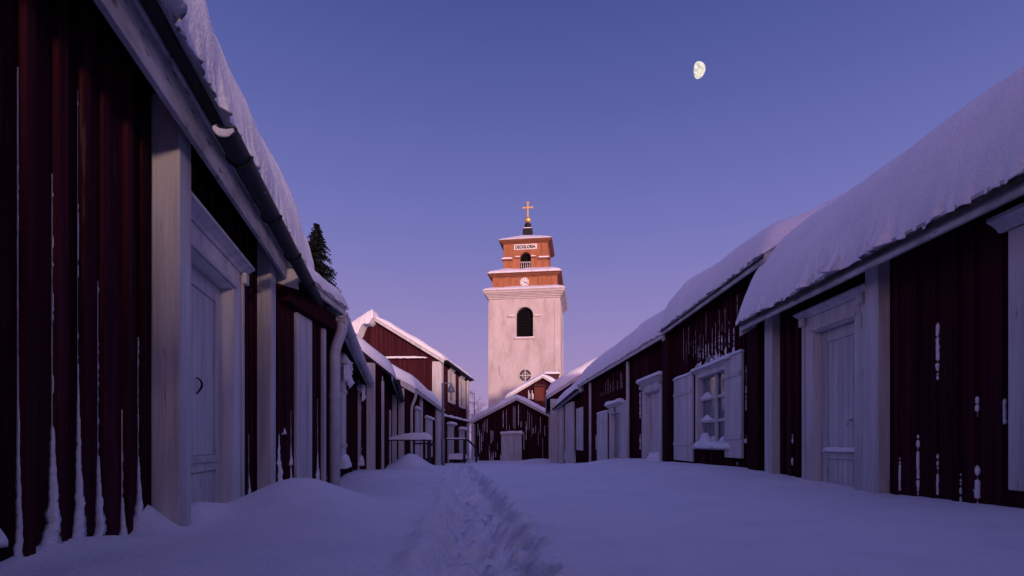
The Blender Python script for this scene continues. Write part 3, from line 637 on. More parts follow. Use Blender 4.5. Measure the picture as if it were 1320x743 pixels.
# ------------------------------------------------------------------ right hand row
def right1():
    h = House('red_cottage', 'nearest red cottage on the right, white panelled door under thick roof snow', (3.0, -9.0, 0), (3.0, 6.2, 0), 1, -.95, 1.31, over=.28, fh=.125, tanp=.62, half=1.95, group=G)
    UY = lambda y: y + 9.0
    du0, du1, dzt = UY(4.62), UY(5.26), 1.075
    wu0, wu1, wz0, wz1 = UY(1.9), UY(2.62), -.2, 1.13
    h.wall([(du0, du1, -2, dzt), (wu0, wu1, wz0, wz1)], seed=3, bw=(.12, .2))
    def tf(u, v):
        return 1.0 + .06 * math.sin(u * .9)
    h.roof(.64, 1.3, rv=.42, ru=.42, rag=.035, amp=.055, fascia='grey', snow_over=.05, step=.02, uf=15.30, snow_uf=15.42, snow_un=9.6 - 9, tfun=tf, deck=.05, notch=.10)
    h.door(du0, du1, dzt, fw=.17, head=.16, corn=.07, co=.12, rec=.06, ledge=.035, handle=None, mid=-.14, front=.045)
    hd = MB(); uu = UY(4.80); hd.tube([h.P(uu, -.045, .20), h.P(uu, -.01, .195), h.P(uu, .0, .17), h.P(uu, -.012, .15)], .012, 8)
    lt = hd.build('latch', M['white'], h.root, smooth=True)
    h.cbox(UY(4.24), UY(4.40), .10); h.cbox(UY(5.98), UY(6.15), .10)
    wi = h.window(wu0, wu1, wz0, wz1, 2, 3, corn=.07, co=.12, snowcap=0)
    h.cornice(UY(1.3), UY(3.24), 1.262, 1.35, .13, wi)
    cs = h.cbox(UY(2.73), UY(3.185), .05, zt=1.255, z0=-.285, name='casing')
    for zz in (.12, -.05):
        hm = MB(); hm.tube([h.P(UY(3.03), .058, zz - .035), h.P(UY(3.03), .058, zz + .035)], .013, 8); hm.build('hinge', M['white'], cs)
    L = []
    for (px, y0, y1, w_) in ((1222, 472, 412, .018), (1197, 492, 442, .017), (1249, 538, 512, .016), (1283, 548, 515, .016), (1195, 632, 560, .018), (1164, 634, 590, .014), (1219, 640, 585, .014), (1137, 628, 567, .035), (1238, 650, 610, .012), (1266, 655, 600, .02), (1180, 640, 595, .010), (1020, 572, 560, .012), (1018, 600, 590, .014)):
        u = h.u_at(px, .01); L.append((u, h.z_at(y0, u, .01), h.z_at(y1, u, .01), w_))
    h.streaks(L, .008, taper=False)
    # ragged corrugated roof edge under the snow
    return h
def right2():
    h = House('red_cottage', 'red cottage on the right with large shuttered six-pane window caked in snow', (3.0, 6.22, 0), (3.0, 10.0, 0), 1, -.95, 2.0, over=.17, fh=.12, tanp=.56, half=1.8, group=G)
    U = lambda px, o=0: h.u_at(px, o)
    u0, u1 = h.u_at(943, .0), h.u_at(901.5, .0)
    z0, z1 = h.z_at(573, u0, .0), h.z_at(474, u0, 0)
    h.wall([(u0, u1, z0, z1)], seed=5, bw=(.10, .15), bat=.035)
    h.roof(.45, 4.2, rv=.36, ru=.3, rag=.04, amp=.12, fascia='grey', step=.05, un=-.25, uf=3.86, snow_un=-.3, snow_uf=3.95, deck=.04, notch=.05, tfun=lambda u, v: .45 + .55 * min(1, max(0, u / 3.0)) + .25 * math.exp(-((v - .1) / .35) ** 2))
    h.window(u0, u1, z0, z1, 2, 3, fw=.07, corn=.05, co=.1, snowcap=.05, jag=True, sill_snow=.15,
             left=(h.u_at(957, .05), h.u_at(935, .05), h.z_at(590, h.u_at(940, .05)), h.z_at(459, h.u_at(940, .05))),
             right=(h.u_at(893, .05), h.u_at(869.5, .05), h.z_at(594, h.u_at(880, .05)), h.z_at(486, h.u_at(880, .05))))
    pl = MB(); up = h.u_at(914, .04); h.box(pl, up - .12, up + .12, .03, .045, h.z_at(468, up), h.z_at(460, up)); pl.build('enamel_plaque', M['plaque'], h.root)
    h.cbox(h.u_at(978, .1), h.u_at(966, .1), .12, m='red', name='log_end_box')
    L = []
    for (ub, hb, pr) in h.bats:
        u = ub - hb; za = h.z_at(462, u)
        if ub < h.L - .3 and random.random() < .55: L.append((u, 1.45 + random.uniform(-.15, .15), 1.65 + random.uniform(.0, .35), .003))
        if u0 - .1 < u < u1 + .1: L.append((u, 1.30, 1.45 + random.uniform(0, .15), .012))
    for (px, a, b, w_) in ((961, 572, 560, .03), (962, 530, 470, .01), (948, 600, 596, .01)):
        u = h.u_at(px, .01); L.append((u, h.z_at(a, u), h.z_at(b, u), w_))
    h.streaks(L, .006, taper=False)
def right3():
    h = House('red_cottage', 'red cottage numbered 8 on the right, snow-capped white door beside narrow window', (3.0, 10.02, 0), (2.545, 19.1, 0), 1, -1.3, 1.947, over=.16, fh=.12, tanp=.66, half=2.0, group=G)
    d0, d1 = h.u_at(853, -.0), h.u_at(834, 0); dz = h.z_at(508, d1)
    w0, w1 = h.u_at(803, .0), h.u_at(789, 0); wz0, wz1 = h.z_at(592, w0), h.z_at(534, w1)
    h.wall([(d0, d1, -3, dz), (w0, w1, wz0, wz1)], seed=8, bw=(.13, .18), bat=.04)
    h.roof(.44, 9.7, rv=.38, ru=.6, rag=.05, amp=.14, fascia='white', step=.09, un=.02, uf=h.L + .1, snow_un=-.06)
    h.door(d0, d1, dz, fw=.17, head=.17, corn=.1, co=.16, rec=.08, snowcap=.07, mid=-.3, ledge=.03)
    h.lump(d0 - .05, d1 - .2, -.08, .12, -.55, .35, h.root, 'doorstep_snow', r=.2)
    sb = (h.u_at(806, .05), h.u_at(799.5, .05)); sc = (h.u_at(783, .05), h.u_at(770, .05))
    wi = h.window(w0, w1, wz0, wz1, 2, 1, fw=.16, corn=.09, co=.16, snowcap=.09, pane_snow=False, left=(sb[0] - .25, sb[1], h.z_at(605, sb[0]), h.z_at(518, sb[0])), right=(sc[0], sc[1], h.z_at(598, sc[0]), h.z_at(530, sc[0])))
    hb = MB(); zt = wz1 + .16; 
    h.box(hb, w0 - .16, w1 + .16, .042, .062, wz1 + .03, wz1 + .15); hb.build('header_board', M['white'], wi, bevel=.003)
    tx = text_mesh('8', .26); t = bpy.data.objects.new('house_number', tx); COL.objects.link(t); t.data.materials.append(M['blackpaint']); t.parent = h.root
    t.matrix_local = Matrix.Translation(h.P((w0 + w1) / 2, .070, wz1 + .02)) @ Matrix(((-1, 0, 0, 0), (0, 0, 1, 0), (0, 1, 0, 0), (0, 0, 0, 1)))
    h.cbox(h.u_at(862, .12), h.u_at(855, .12), .14, m='red', name='log_end_box')
    u = h.u_at(809.5, .08); pp = MB(); pp.tube([h.P(u, .08, h.ez(u) - .02), h.P(u, .08, -1.0)], .045, 10); pp.build('downpipe', M['white'], h.root, smooth=True)
    u = h.u_at(761, .08); pp = MB(); pp.tube([h.P(u, .08, h.ez(u) - .02), h.P(u, .08, -1.0)], .045, 10); pp.build('downpipe', M['white'], h.root, smooth=True)
    L = []
    for k in range(10):
        u = h.u_at(774 + k * 3.1, .01); L.append((u, 1.38, 1.38 + random.uniform(.1, .45), .006))
    for (px, a, b) in ((826, 540, 505), (826, 580, 560), (829, 597, 590), (768, 580, 560)):
        u = h.u_at(px, .01); L.append((u, h.z_at(a, u), h.z_at(b, u), .03))
    h.streaks(L, .008, taper=False)
def right4():
    h = House('red_cottage', 'red cottage on the right with a diamond-panelled shutter beside white boards', (2.62, 19.15, 0), (2.24, 25.4, 0), 1, -1.5, (1.80, 1.50), over=.17, fh=.13, tanp=.7, half=2.0, group=G)
    w0, w1 = h.u_at(741, 0), h.u_at(736, 0)
    h.wall([], seed=11)
    h.roof(.42, 14.7, rv=.35, ru=.5, rag=.05, fascia='white', step=.12)
    h.gutter(h.P(.05, .30, h.ez(0) + .10), h.P(h.L, .30, h.ez(h.L) + .06), .06, 'dark_metal', 1.0)
    u0, u1 = h.u_at(752.5, .05), h.u_at(743, .05)
    mb = MB(); h.box(mb, u0, u1, .03, .06, h.z_at(581, u0), h.z_at(524, u0)); um, zm_ = (u0 + u1) / 2, (h.z_at(581, u0) + h.z_at(524, u0)) / 2
    mb.prism([h.P(um, .061, zm_ - .45), h.P(um + .32, .061, zm_), h.P(um, .061, zm_ + .45), h.P(um - .32, .061, zm_)], h.P(0, .02, 0) - h.P(0, 0, 0))
    sh = mb.build('shutter', M['white'], h.root, bevel=.004)
    for (a, b, nm) in ((739, 729, 'door_board'), (725.5, 721, 'corner_box')):
        h.cbox(h.u_at(a, .08), h.u_at(b, .08), .10, name=nm, zt=h.ez(h.L * .8) + .05)
    L = [(h.u_at(741, .01), -.8, .5, .06), (h.u_at(728, .01), -.8, .8, .05), (h.u_at(755, .01), -.6, -.1, .06)]
    h.streaks(L)
def right5():
    h = House('red_cottage', 'red cottage at the far right end, pale corner box facing down the lane', (1.98, 26.3, 0), (2.38, 33.0, 0), 1, -1.6, (2.15, 1.75), over=.25, fh=.12, tanp=.62, half=2.4, group=G)
    d0, d1 = h.u_at(710.5, 0), h.u_at(706.5, 0)
    h.wall([(d0, d1, -3, .75)], seed=13)
    h.roof(.55, 19.1, rv=.4, ru=.5, rag=.06, fascia='grey', step=.14)
    h.door(d0, d1, .75, fw=.22, head=.2, corn=.1, co=.15, rec=.08, mid=-.5)
    # white box on the near gable over the log ends, next to the lane
    mb = MB(); h.box(mb, -.16, -.003, -.72, .10, -1.6, 2.1); mb.build('corner_box', M['white'], h.root, bevel=.008)
    h.cbox(h.L - .5, h.L - .25, .12)
def text_mesh(txt, size, align='CENTER', extrude=.006, bold=0.0):
    c = bpy.data.curves.new('lettering', 'FONT'); c.body = txt; c.size = size; c.align_x = align; c.extrude = extrude; c.offset = bold
    o = bpy.data.objects.new('lettering', c); COL.objects.link(o)
    dg = bpy.context.evaluated_depsgraph_get(); me = bpy.data.meshes.new_from_object(o.evaluated_get(dg))
    bpy.data.objects.remove(o); return me
right1(); right2(); right3(); right4(); right5()

# ------------------------------------------------------------------ left hand row
LX = lambda y: -1.138 - .217 * y
def left0():
    h = House('red_cottage', 'nearest red cottage on the left, white door with black iron hook handle', (LX(-8), -8.0, 0), (LX(4.5), 4.5, 0), -1, -.95, 1.40, over=.17, fh=.25, tanp=.6, half=2.0, group=G)
    n = math.hypot(1, .217)
    U = lambda y: (y + 8.0) * n
    d0, d1, dz = U(2.82), U(3.60), 1.03
    h.wall([(d0, d1, -2, dz)], seed=21, bw=(.12, .19), bat=.045, proud=.026)
    uf = U(5.35); un = U(-1.0)
    def tf(u, v):
        return 1.0 + .12 * math.sin(u * 2.1)
    h.roof(.55, 2.2, rv=.22, ru=.22, rag=.05, amp=.17, fascia='grey', step=.022, uf=uf, snow_un=U(-.5), snow_uf=uf + .06, snow_over=.15, un=un, tfun=tf, barge='grey', deck=.10, notch=.05)
    h.gutter(h.P(U(2.33), .355, 1.42), h.P(U(5.36), .355, 1.41), .054, 'dark_metal', .7)
    h.door(d0, d1, dz, fw=.20, head=.155, corn=.075, co=.115, rec=.055, handle=(U(3.2), .335), mid=-.16, front=.045)
    h.cbox(U(2.475), U(2.62), .125); h.cbox(U(4.30), U(4.48), .125)
    L = []
    vis = sorted([b_ for b_ in h.bats if b_[0] > U(1.2) and b_[0] < d0 - .3])
    hts = [(.9, .011), (1.62, .024), (1.5, .008), (1.25, .028), (1.62, .016), (1.0, .020), (.55, .015), (.8, .016), (.4, .014), (.4, .014)]
    for (b_, (hh, w_)) in zip(vis, hts):
        u = b_[0] - b_[1]; zg = ground(h.A.x + h.d.x * u + .03, h.A.y + h.d.y * u) - .03
        L.append((u, zg, zg + hh, w_))
        L.append((u - .05, zg - .02, zg + .05 + .05 * random.random(), .03))
    for (px, y0, y1, w_) in ((318, 520, 450, .012), (320, 640, 560, .012)):
        u = h.u_at(px, .02); L.append((u, h.z_at(y0, u, .02), h.z_at(y1, u, .02), w_))
    h.streaks(L, .008)
    us, ru = ecoords(U(2.322), U(2.9), .05, .012); vv, rv = ecoords(.399, .311, .03, .010)
    snow_sheet('gutter_snow', M['snow'], h.root, lambda u, v: h.P(u, v, 1.422 - math.sqrt(max(0, .046 ** 2 - (v - .355) ** 2))), us, ru, vv, rv, .066, 5.0, .5, .008, fq=3)
    return h
def left1():
    h = House('red_lean_to', 'low red lean-to on the left between nearest cottage and thick downpipe', (-2.03, 4.62, 0), (-2.03, 5.86, 0), -1, -.95, 1.40, over=.16, fh=.09, tanp=.30, half=.95, cat='shed')
    h.wall([], seed=23, bw=(.11, .16), bat=.03, proud=.02)
    h.roof(.17, 5.1, rv=.16, ru=.16, rag=.03, amp=.3, fascia='white', step=.03, un=.0, uf=1.28)
    mb = MB(); h.box(mb, .0, 1.25, .005, .10, 1.22, 1.38); mb.build('eave_beam', M['red'], h.root, bevel=.006)
    h.cbox(h.u_at(382.5, .03), h.u_at(402, .03), .035, zt=1.21, name='white_board')
    h.cbox(h.u_at(416.5, .03), h.u_at(419.5, .03), .04, zt=1.21, name='white_board')
    L = []
    for (px, y0, y1, w_) in ((377, 630, 540, .03), (372, 600, 530, .02), (365, 560, 535, .03), (360, 635, 560, .03), (412, 620, 515, .03), (407, 628, 560, .03), (380, 545, 500, .015)):
        u = h.u_at(px, .01); L.append((u, h.z_at(y0, u), h.z_at(y1, u), w_))
    h.streaks(L, .006)
def left2():
    A = (-2.15, 5.85, 0); B = (-3.17, 11.0, 0)
    h = House('red_cottage', 'red cottage on the left with long pale gutter and thick downpipe', A, B, -1, -1.05, (1.40, 1.17), over=.17, fh=.12, tanp=.55, half=1.7, group=G)
    w0, w1 = h.u_at(441, 0), h.u_at(446, 0)
    h.wall([], seed=25, bw=(.12, .17), bat=.04)
    h.roof(.26, 6.3, rv=.5, ru=.3, rag=.035, amp=.25, fascia='grey', step=.07, un=.0, uf=h.L + .1, snow_over=.02)
    h.gutter(h.P(-.02, .275, 1.43), h.P(h.L + .08, .275, 1.19), .065, 'pale_metal', .75)
    h.pipe([h.P(.06, .275, 1.37), h.P(.06, .275, 1.24), h.P(.03, .20, 1.02), h.P(.03, .20, -.80)], .058)
    # two shuttered windows under snow-hung cornices
    for (pa, pb, ya, yb, sy) in ((438, 444, 480, 598, 452), (462.5, 466.5, 510, 596, 492)):
        ua, ub = h.u_at(pa, .04), h.u_at(pb, .04); um = (ua + ub) / 2
        mb = MB(); zt, zb = h.z_at(ya, um), h.z_at(yb, um)
        h.box(mb, ua, ub, .005, .06, zb, zt)
        for k in range(4): h.box(mb, ua + .03 + k * (ub - ua - .06) / 4 + .004, ua + .03 + (k + 1) * (ub - ua - .06) / 4 - .004, .061, .07, zb + .03, zt - .03)
        h.box(mb, ua + .02, ub - .02, .071, .085, zb + (zt - zb) * .2 - .03, zb + (zt - zb) * .2 + .03); h.box(mb, ua + .02, ub - .02, .071, .085, zb + (zt - zb) * .8 - .03, zb + (zt - zb) * .8 + .03)
        wi = mb.build('window_shutter', M['white'], h.root, bevel=.004)
        h.cornice(ua - .1, ub + .1, zt + .002, zt + .09, .13, wi)
        h.lump(ua - .12, ub + .12, .0, .16, zt + .085, .14, wi, rag=.03)
        sm = MB(); k = 0; u = ua - .08
        while u < ub + .1:
            streak(sm, h.P, u, zt - random.uniform(.05, .22), zt + .2, .06, .11, k * 2.1, False, .07); u += .1; k += 1
        q = sm.build('hanging_snow', M['snow'], wi, smooth=True); q['kind'] = 'stuff'
        h.lump(ua - .05, ub + .02, .02, .14, zb - .05, .2, wi, 'sill_snow')
    h.cbox(h.u_at(461, .02), h.u_at(462.4, .02), .05, zt=1.25, name='white_board')
    L = []
    for k in range(34):
        u = random.uniform(.8, h.L - .1); zb = -.75; L.append((u, zb, zb + random.uniform(.15, 1.0) ** 1.3, random.uniform(.012, .035)))
    h.streaks(L, .006)
def left3():
    A = (-2.67, 11.05, 0); B = (-3.45, 15.4, 0)
    h = House('red_cottage', 'red cottage on the left just beyond the long pale gutter, before the porch railing', A, B, -1, -1.1, (1.27, 1.22), over=.18, fh=.12, tanp=.80, half=1.5, group=G)
    h.wall([], seed=27, bw=(.13, .18))
    h.roof(.3, 8.3, rv=.2, ru=.3, rag=.06, amp=.25, fascia='grey', step=.07, un=-.1, uf=h.L + .1, barge=None)
    h.gutter(h.P(.05, .28, 1.30), h.P(h.L + .1, .28, 1.20), .065, 'dark_metal', .8)
    k = lambda px: -(((px - CX) / F * 11.0) - A[0]) * -1
    # boards on the near gable (it faces the camera)
    def gb(pa, pb, zt, nm):
        oa = ((pa - CX) / F * 11.03 - A[0]); ob = ((pb - CX) / F * 11.03 - A[0])
        mb = MB(); h.box(mb, -.07, -.026, oa, ob, h.base, zt); mb.build(nm, M['white'], h.root, bevel=.005)
    gb(473, 484, 1.62, 'corner_box'); gb(492.3, 493.6, 1.35, 'white_board')
    mb = MB(); h.box(mb, -.07, .02, -.025, .03, h.base, 1.25); mb.build('corner_box', M['white'], h.root, bevel=.005)
    h.cbox(h.L - .55, h.L - .3, .14)
    h.cbox(h.L * .52, h.L * .60, .05, zt=.8, name='white_door')
    L = [(random.uniform(.2, h.L - .2), -.8, -.8 + random.uniform(.2, .9), random.uniform(.02, .05)) for _ in range(18)]
    h.streaks(L, .006)
def left4():
    A = (-3.02, 15.5, 0); B = (-3.30, 24.4, 0)
    h = House('red_cottage', 'red cottage on the left with thin white downpipe, beside the two-storey house', A, B, -1, -1.45, (1.45, 1.33), over=.2, fh=.12, tanp=.56, half=1.9, group=G)
    h.wall([], seed=29, bw=(.14, .2))
    h.roof(.34, 11.9, rv=.25, ru=.4, rag=.05, amp=.2, fascia='white', step=.1, un=-.12, uf=h.L - .3)
    h.pipe([h.P(.0, .24, 1.42), h.P(.0, .22, 1.28), h.P(.05, .10, 1.0), h.P(.05, .10, -.9)], .04, 'white')
    def gb(pa, pb, zt, nm):
        oa = ((pa - CX) / F * 15.45 - A[0]); ob = ((pb - CX) / F * 15.45 - A[0])
        mb = MB(); h.box(mb, -.07, -.026, oa, ob, h.base, zt); mb.build(nm, M['white'], h.root, bevel=.006)
    gb(513.5, 521, 1.55, 'corner_box')
    for (a, b, y0, y1, nm) in ((536, 540, 600, 528, 'white_door'), (549, 557, 590, 540, 'window_shutter')):
        ua, ub = h.u_at(a, .04), h.u_at(b, .04); um = (ua + ub) / 2
        o = h.cbox(ua, ub, .06, zt=h.z_at(y1, um), z0=h.z_at(y0, um), name=nm)
        h.lump(ua - .1, ub + .1, .0, .14, h.z_at(y1, um), .09, o)
    h.cbox(h.u_at(542.3, .05), h.u_at(544, .05), .08, name='white_board'); h.cbox(h.u_at(563, .08), h.u_at(567, .08), .12)
    L = [(random.uniform(.2, h.L - .2), -1.0, -1.0 + random.uniform(.2, .9), random.uniform(.02, .05)) for _ in range(24)]
    h.streaks(L, .006)
left0(); left1(); left2(); left3(); left4()

def behind():  # out-of-view cottage, added to block the low sun and shade the lane
    h = House('red_cottage', 'unseen red cottage added behind the camera to shade the lane', (-14.5, -33.0, 0), (18.0, -33.0, 0), 1, -1.0, 1.4, over=.2, fh=.12, tanp=.68, half=2.4, group=G)
    h.wall([], seed=41, bw=(.18, .24)); h.roof(.5, 51.0, rv=.35, ru=.4, fascia='white', step=.4)
behind()

# ------------------------------------------------------------------ the two-storey house beyond the left row
def big_house():
    A = (-3.37, 25.0, 0); B = (-2.72, 32.6, 0)
    h = House('two_storey_house', 'two-storey red house on the left with white corner board and snow-edged gable', A, B, -1, -1.6, 3.72, over=.22, fh=.1, tanp=.615, half=3.05, wallm='red2')
    h.wall([], seed=31, bw=(.16, .22), bat=.045)
    h.roof(.22, 23.0, rv=.2, ru=.3, rag=.08, amp=.3, fascia='dark_metal', step=.14, un=-.25, uf=h.L + .25)
    h.gutter(h.P(-.15, .33, 3.80), h.P(h.L + .2, .33, 3.80), .07, 'dark_metal', 1.0)
    # snow hanging over the hidden slope edge of the near gable
    us, ru = ecoords(-.75, .3, .2, .06); vv, rv = ecoords(-2.95, -5.4, .12, .05)
    dr = lambda v: max(0.0, min(.8, .55 * (-2.95 - v) + .16 * math.sin((-2.95 - v) * 9) + .05))
    snow_sheet('gable_snow', M['snow'], h.root, lambda u, v: h.P(u, v, h.roofz(0, v) - dr(v)), us, ru, vv, rv, .32, 4.0, .15, .05, tfun=lambda u, v: 1 + dr(v) / .32)
    mb = MB(); h.box(mb, -.12, -.03, -.34, .10, h.base, 3.75); mb.build('corner_board', M['white'], h.root, bevel=.008)
    st = MB(); h.box(st, -.12, -.028, -6.0, -.5, 3.86, 3.92); s_ = st.build('string_course', M['red2'], h.root)
    us, ru = ecoords(-5.6, -.55, .25, .06); vv, rv = ecoords(-.2, -.02, .06, .03)
    snow_sheet('ledge_snow', M['snow'], s_, lambda u, v: h.P(v, u, 3.915), us, ru, vv, rv, .16, 1.0, .35, .05, fq=1.5, tfun=lambda u, v: .25 + .75 * min(1, max(0, (-u) / 4)))
    z1 = h.z_at(541, h.L * .55)
    st = MB(); h.box(st, .35, h.L, .028, .16, z1 - .06, z1); s_ = st.build('string_course', M['red2'], h.root)
    us, ru = ecoords(.35, h.L, .15, .12); vv, rv = ecoords(.18, .02, .06, .03)
    snow_sheet('ledge_snow', M['snow'], s_, lambda u, v: h.P(u, v, z1), us, ru, vv, rv, .11, 6.0, .4, .02, fq=1.5)
    for (pa, pb, y0, y1) in ((578, 587, 520, 480), (592, 600, 526, 489)):
        ua, ub = h.u_at(pa, .05), h.u_at(pb, .05); um = (ua + ub) / 2; zb, zt = h.z_at(y0, um), h.z_at(y1, um); W = ub - ua
        h.window(ua + W * .3, ub - W * .3, zb + .1, zt - .08, 2, 3, fw=.12, corn=.1, co=.14, snowcap=.06, pane_snow=False, rec=-.05, deep=.03,
                 left=(ua - .02, ua + W * .22, zb, zt), right=(ub - W * .22, ub + .02, zb, zt), cap=False)
    for (pa, pb, y0, y1) in ((577.5, 584.5, 598, 550), (592.5, 598.5, 586, 556)):
        ua, ub = h.u_at(pa, .05), h.u_at(pb, .05); um = (ua + ub) / 2; zb, zt = h.z_at(y0, um), h.z_at(y1, um)
        o = h.cbox(ua, ub, .08, zt=zt, z0=zb, name='door'); 
        h.cornice(ua - .1, ub + .1, zt + .002, zt + .12, .2, o); h.lump(ua - .15, ub + .15, .0, .25, zt + .11, .12, o)
    h.cbox(h.L - .35, h.L + .05, .12, zt=3.7, name='corner_board')
    h.cbox(.0, .3, .11, zt=3.7, name='corner_board')
big_house()

# ------------------------------------------------------------------ gabled sheds across the end of the lane
def end_shed():
    h = House('red_log_shed', 'red log shed across the lane end, white hatch in its snow-streaked gable', (2.95, 35.0, 0), (2.95, 40.0, 0), -1, -1.9, 1.22, over=.35, fh=.1, tanp=.52, half=2.65, cat='shed')
    # here the lane front is the side wall on the right and the gable faces the camera
    h.side = 1; h.root.rotation_euler = (0, 0, math.pi / 2)
    h.P = lambda u, o, z: Vector((u, -o, z - h.base))
    h.wall([], seed=35, bw=(.12, .17), bat=.04)
    h.roof(.28, 31.0, rv=.3, ru=.3, rag=.08, amp=.35, fascia='white', step=.14, un=-.3, barge='white')
    X = lambda px: (px - CX) / F * 34.95 - 2.95
    Z = lambda py: (HY - py) / F * 34.95
    mb = MB(); h.box(mb, -.09, -.026, X(646), X(672.5), Z(600), Z(561))
    for k in range(7):
        a = X(646) + (X(672.5) - X(646)) * k / 7 + .006; b = X(646) + (X(672.5) - X(646)) * (k + 1) / 7 - .006
        h.box(mb, -.105, -.091, a, b, Z(599.8), Z(562))
    d = mb.build('hatch_door', M['white'], h.root, bevel=.005)
    mb = MB(); h.box(mb, -.16, -.026, X(645), X(673.5), Z(560.8), Z(558.5)); mb.build('lintel', M['white'], d, bevel=.005)
    us, ru = ecoords(X(644.5), X(674), .15, .06); vv, rv = ecoords(-.18, -.03, .06, .03)
    snow_sheet('snow_cap', M['snow'], d, lambda u, v: h.P(v, u, Z(558.5)), us, ru, vv, rv, .12, 2.0, .5, .02, fq=2)
    mb = MB(); h.box(mb, -.1, -.026, X(607.5), X(611.5), -1.9, Z(548)); mb.build('corner_box', M['white'], h.root, bevel=.006)
    sm = MB(); rr = random.Random(4)
    G2 = lambda u, o, z: h.P(-o, u, z)
    x = X(612.5); k = 0
    while x < X(704):
        px = (x + 2.95) / 34.95 * F + CX; ztop = h.roofz(0, x) - .35
        zb = rr.uniform(-1.2, .8)
        if 645 < px < 674: zb = rr.uniform(Z(557), Z(545))
        zt = min(ztop, zb + rr.uniform(.25, 1.7))
        if rr.random() < .86 and zt > zb + .1: streak(sm, G2, x, zb, zt, rr.uniform(.010, .026), .026, k * 1.9, False, .02)
        if rr.random() < .35 and not 645 < px < 674: streak(sm, G2, x + .02, -1.3, -1.3 + rr.uniform(.3, 1.1), .032, .026, k * 1.3, True, .03)
        x += rr.uniform(.10, .19); k += 1
    o = sm.build('wind_snow', M['snow'], h.root, smooth=True); o['kind'] = 'stuff'
def back_house():
    h = House('red_cottage', 'gable peak with red loft hatch rising behind the end shed, below the tower', (4.9, 41.5, 0), (4.9, 50.0, 0), 1, -1.9, 3.30, over=.3, fh=.1, tanp=.60, half=2.55, group=G)
    h.P = lambda u, o, z: Vector((u, -o, z - h.base)); h.root.rotation_euler = (0, 0, math.pi / 2)
    h.wall([], seed=37, bw=(.14, .2))
    h.roof(.32, 41.0, rv=.3, ru=.4, rag=.08, amp=.3, fascia='white', step=.2, un=-.35)
    X = lambda px: (px - CX) / F * 41.4 - 4.9
    Z = lambda py: (HY - py) / F * 41.4
    mb = MB(); h.box(mb, -.07, -.026, X(689.5), X(701), Z(517), Z(499)); d = mb.build('loft_hatch', M['hatch'], h.root, bevel=.005)
    mb = MB(); h.box(mb, -.10, -.026, X(688.5), X(689.4), Z(517), Z(498)); h.box(mb, -.10, -.026, X(701.1), X(702), Z(517), Z(498)); h.box(mb, -.12, -.026, X(688), X(702.5), Z(497.8), Z(496)); mb.build('frame', M['brick'], d)
    sm = MB()
    for k, px in enumerate((681.5, 683, 686, 687.3, 705)): streak(sm, lambda u, o, z: h.P(-o, u, z), X(px), Z(515), Z(503 + k % 2 * 4), .04, .026, k, False, .04)
    o = sm.build('wind_snow', M['snow'], h.root, smooth=True); o['kind'] = 'stuff'
    # broad chimney behind the ridge
    Yc = 45.0; x0, x1 = (703 - CX) / F * Yc, (720.5 - CX) / F * Yc; zt = (HY - 482) / F * Yc
    mb = MB(); h.box(mb, Yc - 41.5, Yc - 40.6, x0 - 4.9, x1 - 4.9, 3.0, zt); h.box(mb, Yc - 41.56, Yc - 40.54, x0 - 4.96, x1 - 4.84, zt - .12, zt - .002)
    c = mb.build('chimney', M['brick'], h.root, bevel=.01)
    us, ru = ecoords(x0 - 5.0, x1 - 4.8, .15, .1); vv, rv = ecoords(Yc - 41.6, Yc - 40.5, .15, .1)
    snow_sheet('snow_cap', M['snow'], c, lambda u, v: h.P(v, u, zt), us, ru, vv, rv, .2, 9.0, .3, .03)
end_shed(); back_house()

# ------------------------------------------------------------------ bell tower
def face_with_holes(mb_, outer, holes, T):
    bm = bmesh.new(); es = []
    for loop in [outer] + holes:
        vs_ = [bm.verts.new((x, 0, z)) for x, z in loop]
        for a, b in zip(vs_, vs_[1:] + vs_[:1]): es.append(bm.edges.new((a, b)))
    bmesh.ops.triangle_fill(bm, use_beauty=True, use_dissolve=False, edges=es)
    bm.verts.index_update(); k = len(mb_.v)
    for v in bm.verts: mb_.v.append(tuple(T(v.co.x, 0, v.co.z)))
    for f in bm.faces: mb_.f.append(tuple(k + v.index for v in f.verts))
    bm.free()
def arch(cx, w_, z0, z1, n=14):
    r = w_ / 2; zc = z1 - r
    return [(cx - r, z0), (cx + r, z0)] + [(cx + r * math.cos(math.pi * i / n), zc + r * math.sin(math.pi * i / n)) for i in range(n + 1)]
def circ(cx, cz, r, n=24): return [(cx + r * math.cos(2 * math.pi * i / n), cz + r * math.sin(2 * math.pi * i / n)) for i in range(n)]
def reveal(mb_, loop, d, y0):
    k = len(mb_.v); n = len(loop)
    for x, z in loop: mb_.v += [(x, y0, z), (x, y0 + d, z)]
    for i in range(n):
        j = (i + 1) % n; mb_.f.append((k + 2 * i, k + 2 * j, k + 2 * j + 1, k + 2 * i + 1))
def band_arch(mb_, cx, r0, r1, zc, y0, y1, n=16, full=False):
    rg = []
    m_ = n * 2 if full else n
    for i in range(m_ + (0 if full else 1)):
        t = math.pi * i / n; k = len(mb_.v)
        for r, y in ((r0, y1), (r1, y1), (r1, y0), (r0, y0)): mb_.v.append((cx + r * math.cos(t), y, zc + r * math.sin(t)))
        rg.append(k)
    pr = list(zip(rg, rg[1:])) + ([(rg[-1], rg[0])] if full else [])
    for a, b in pr:
        for j in range(4): mb_.f.append((a + j, a + (j + 1) % 4, b + (j + 1) % 4, b + j))
    if not full:
        for a in (rg[0], rg[-1]): mb_.f.append((a, a + 1, a + 2, a + 3))
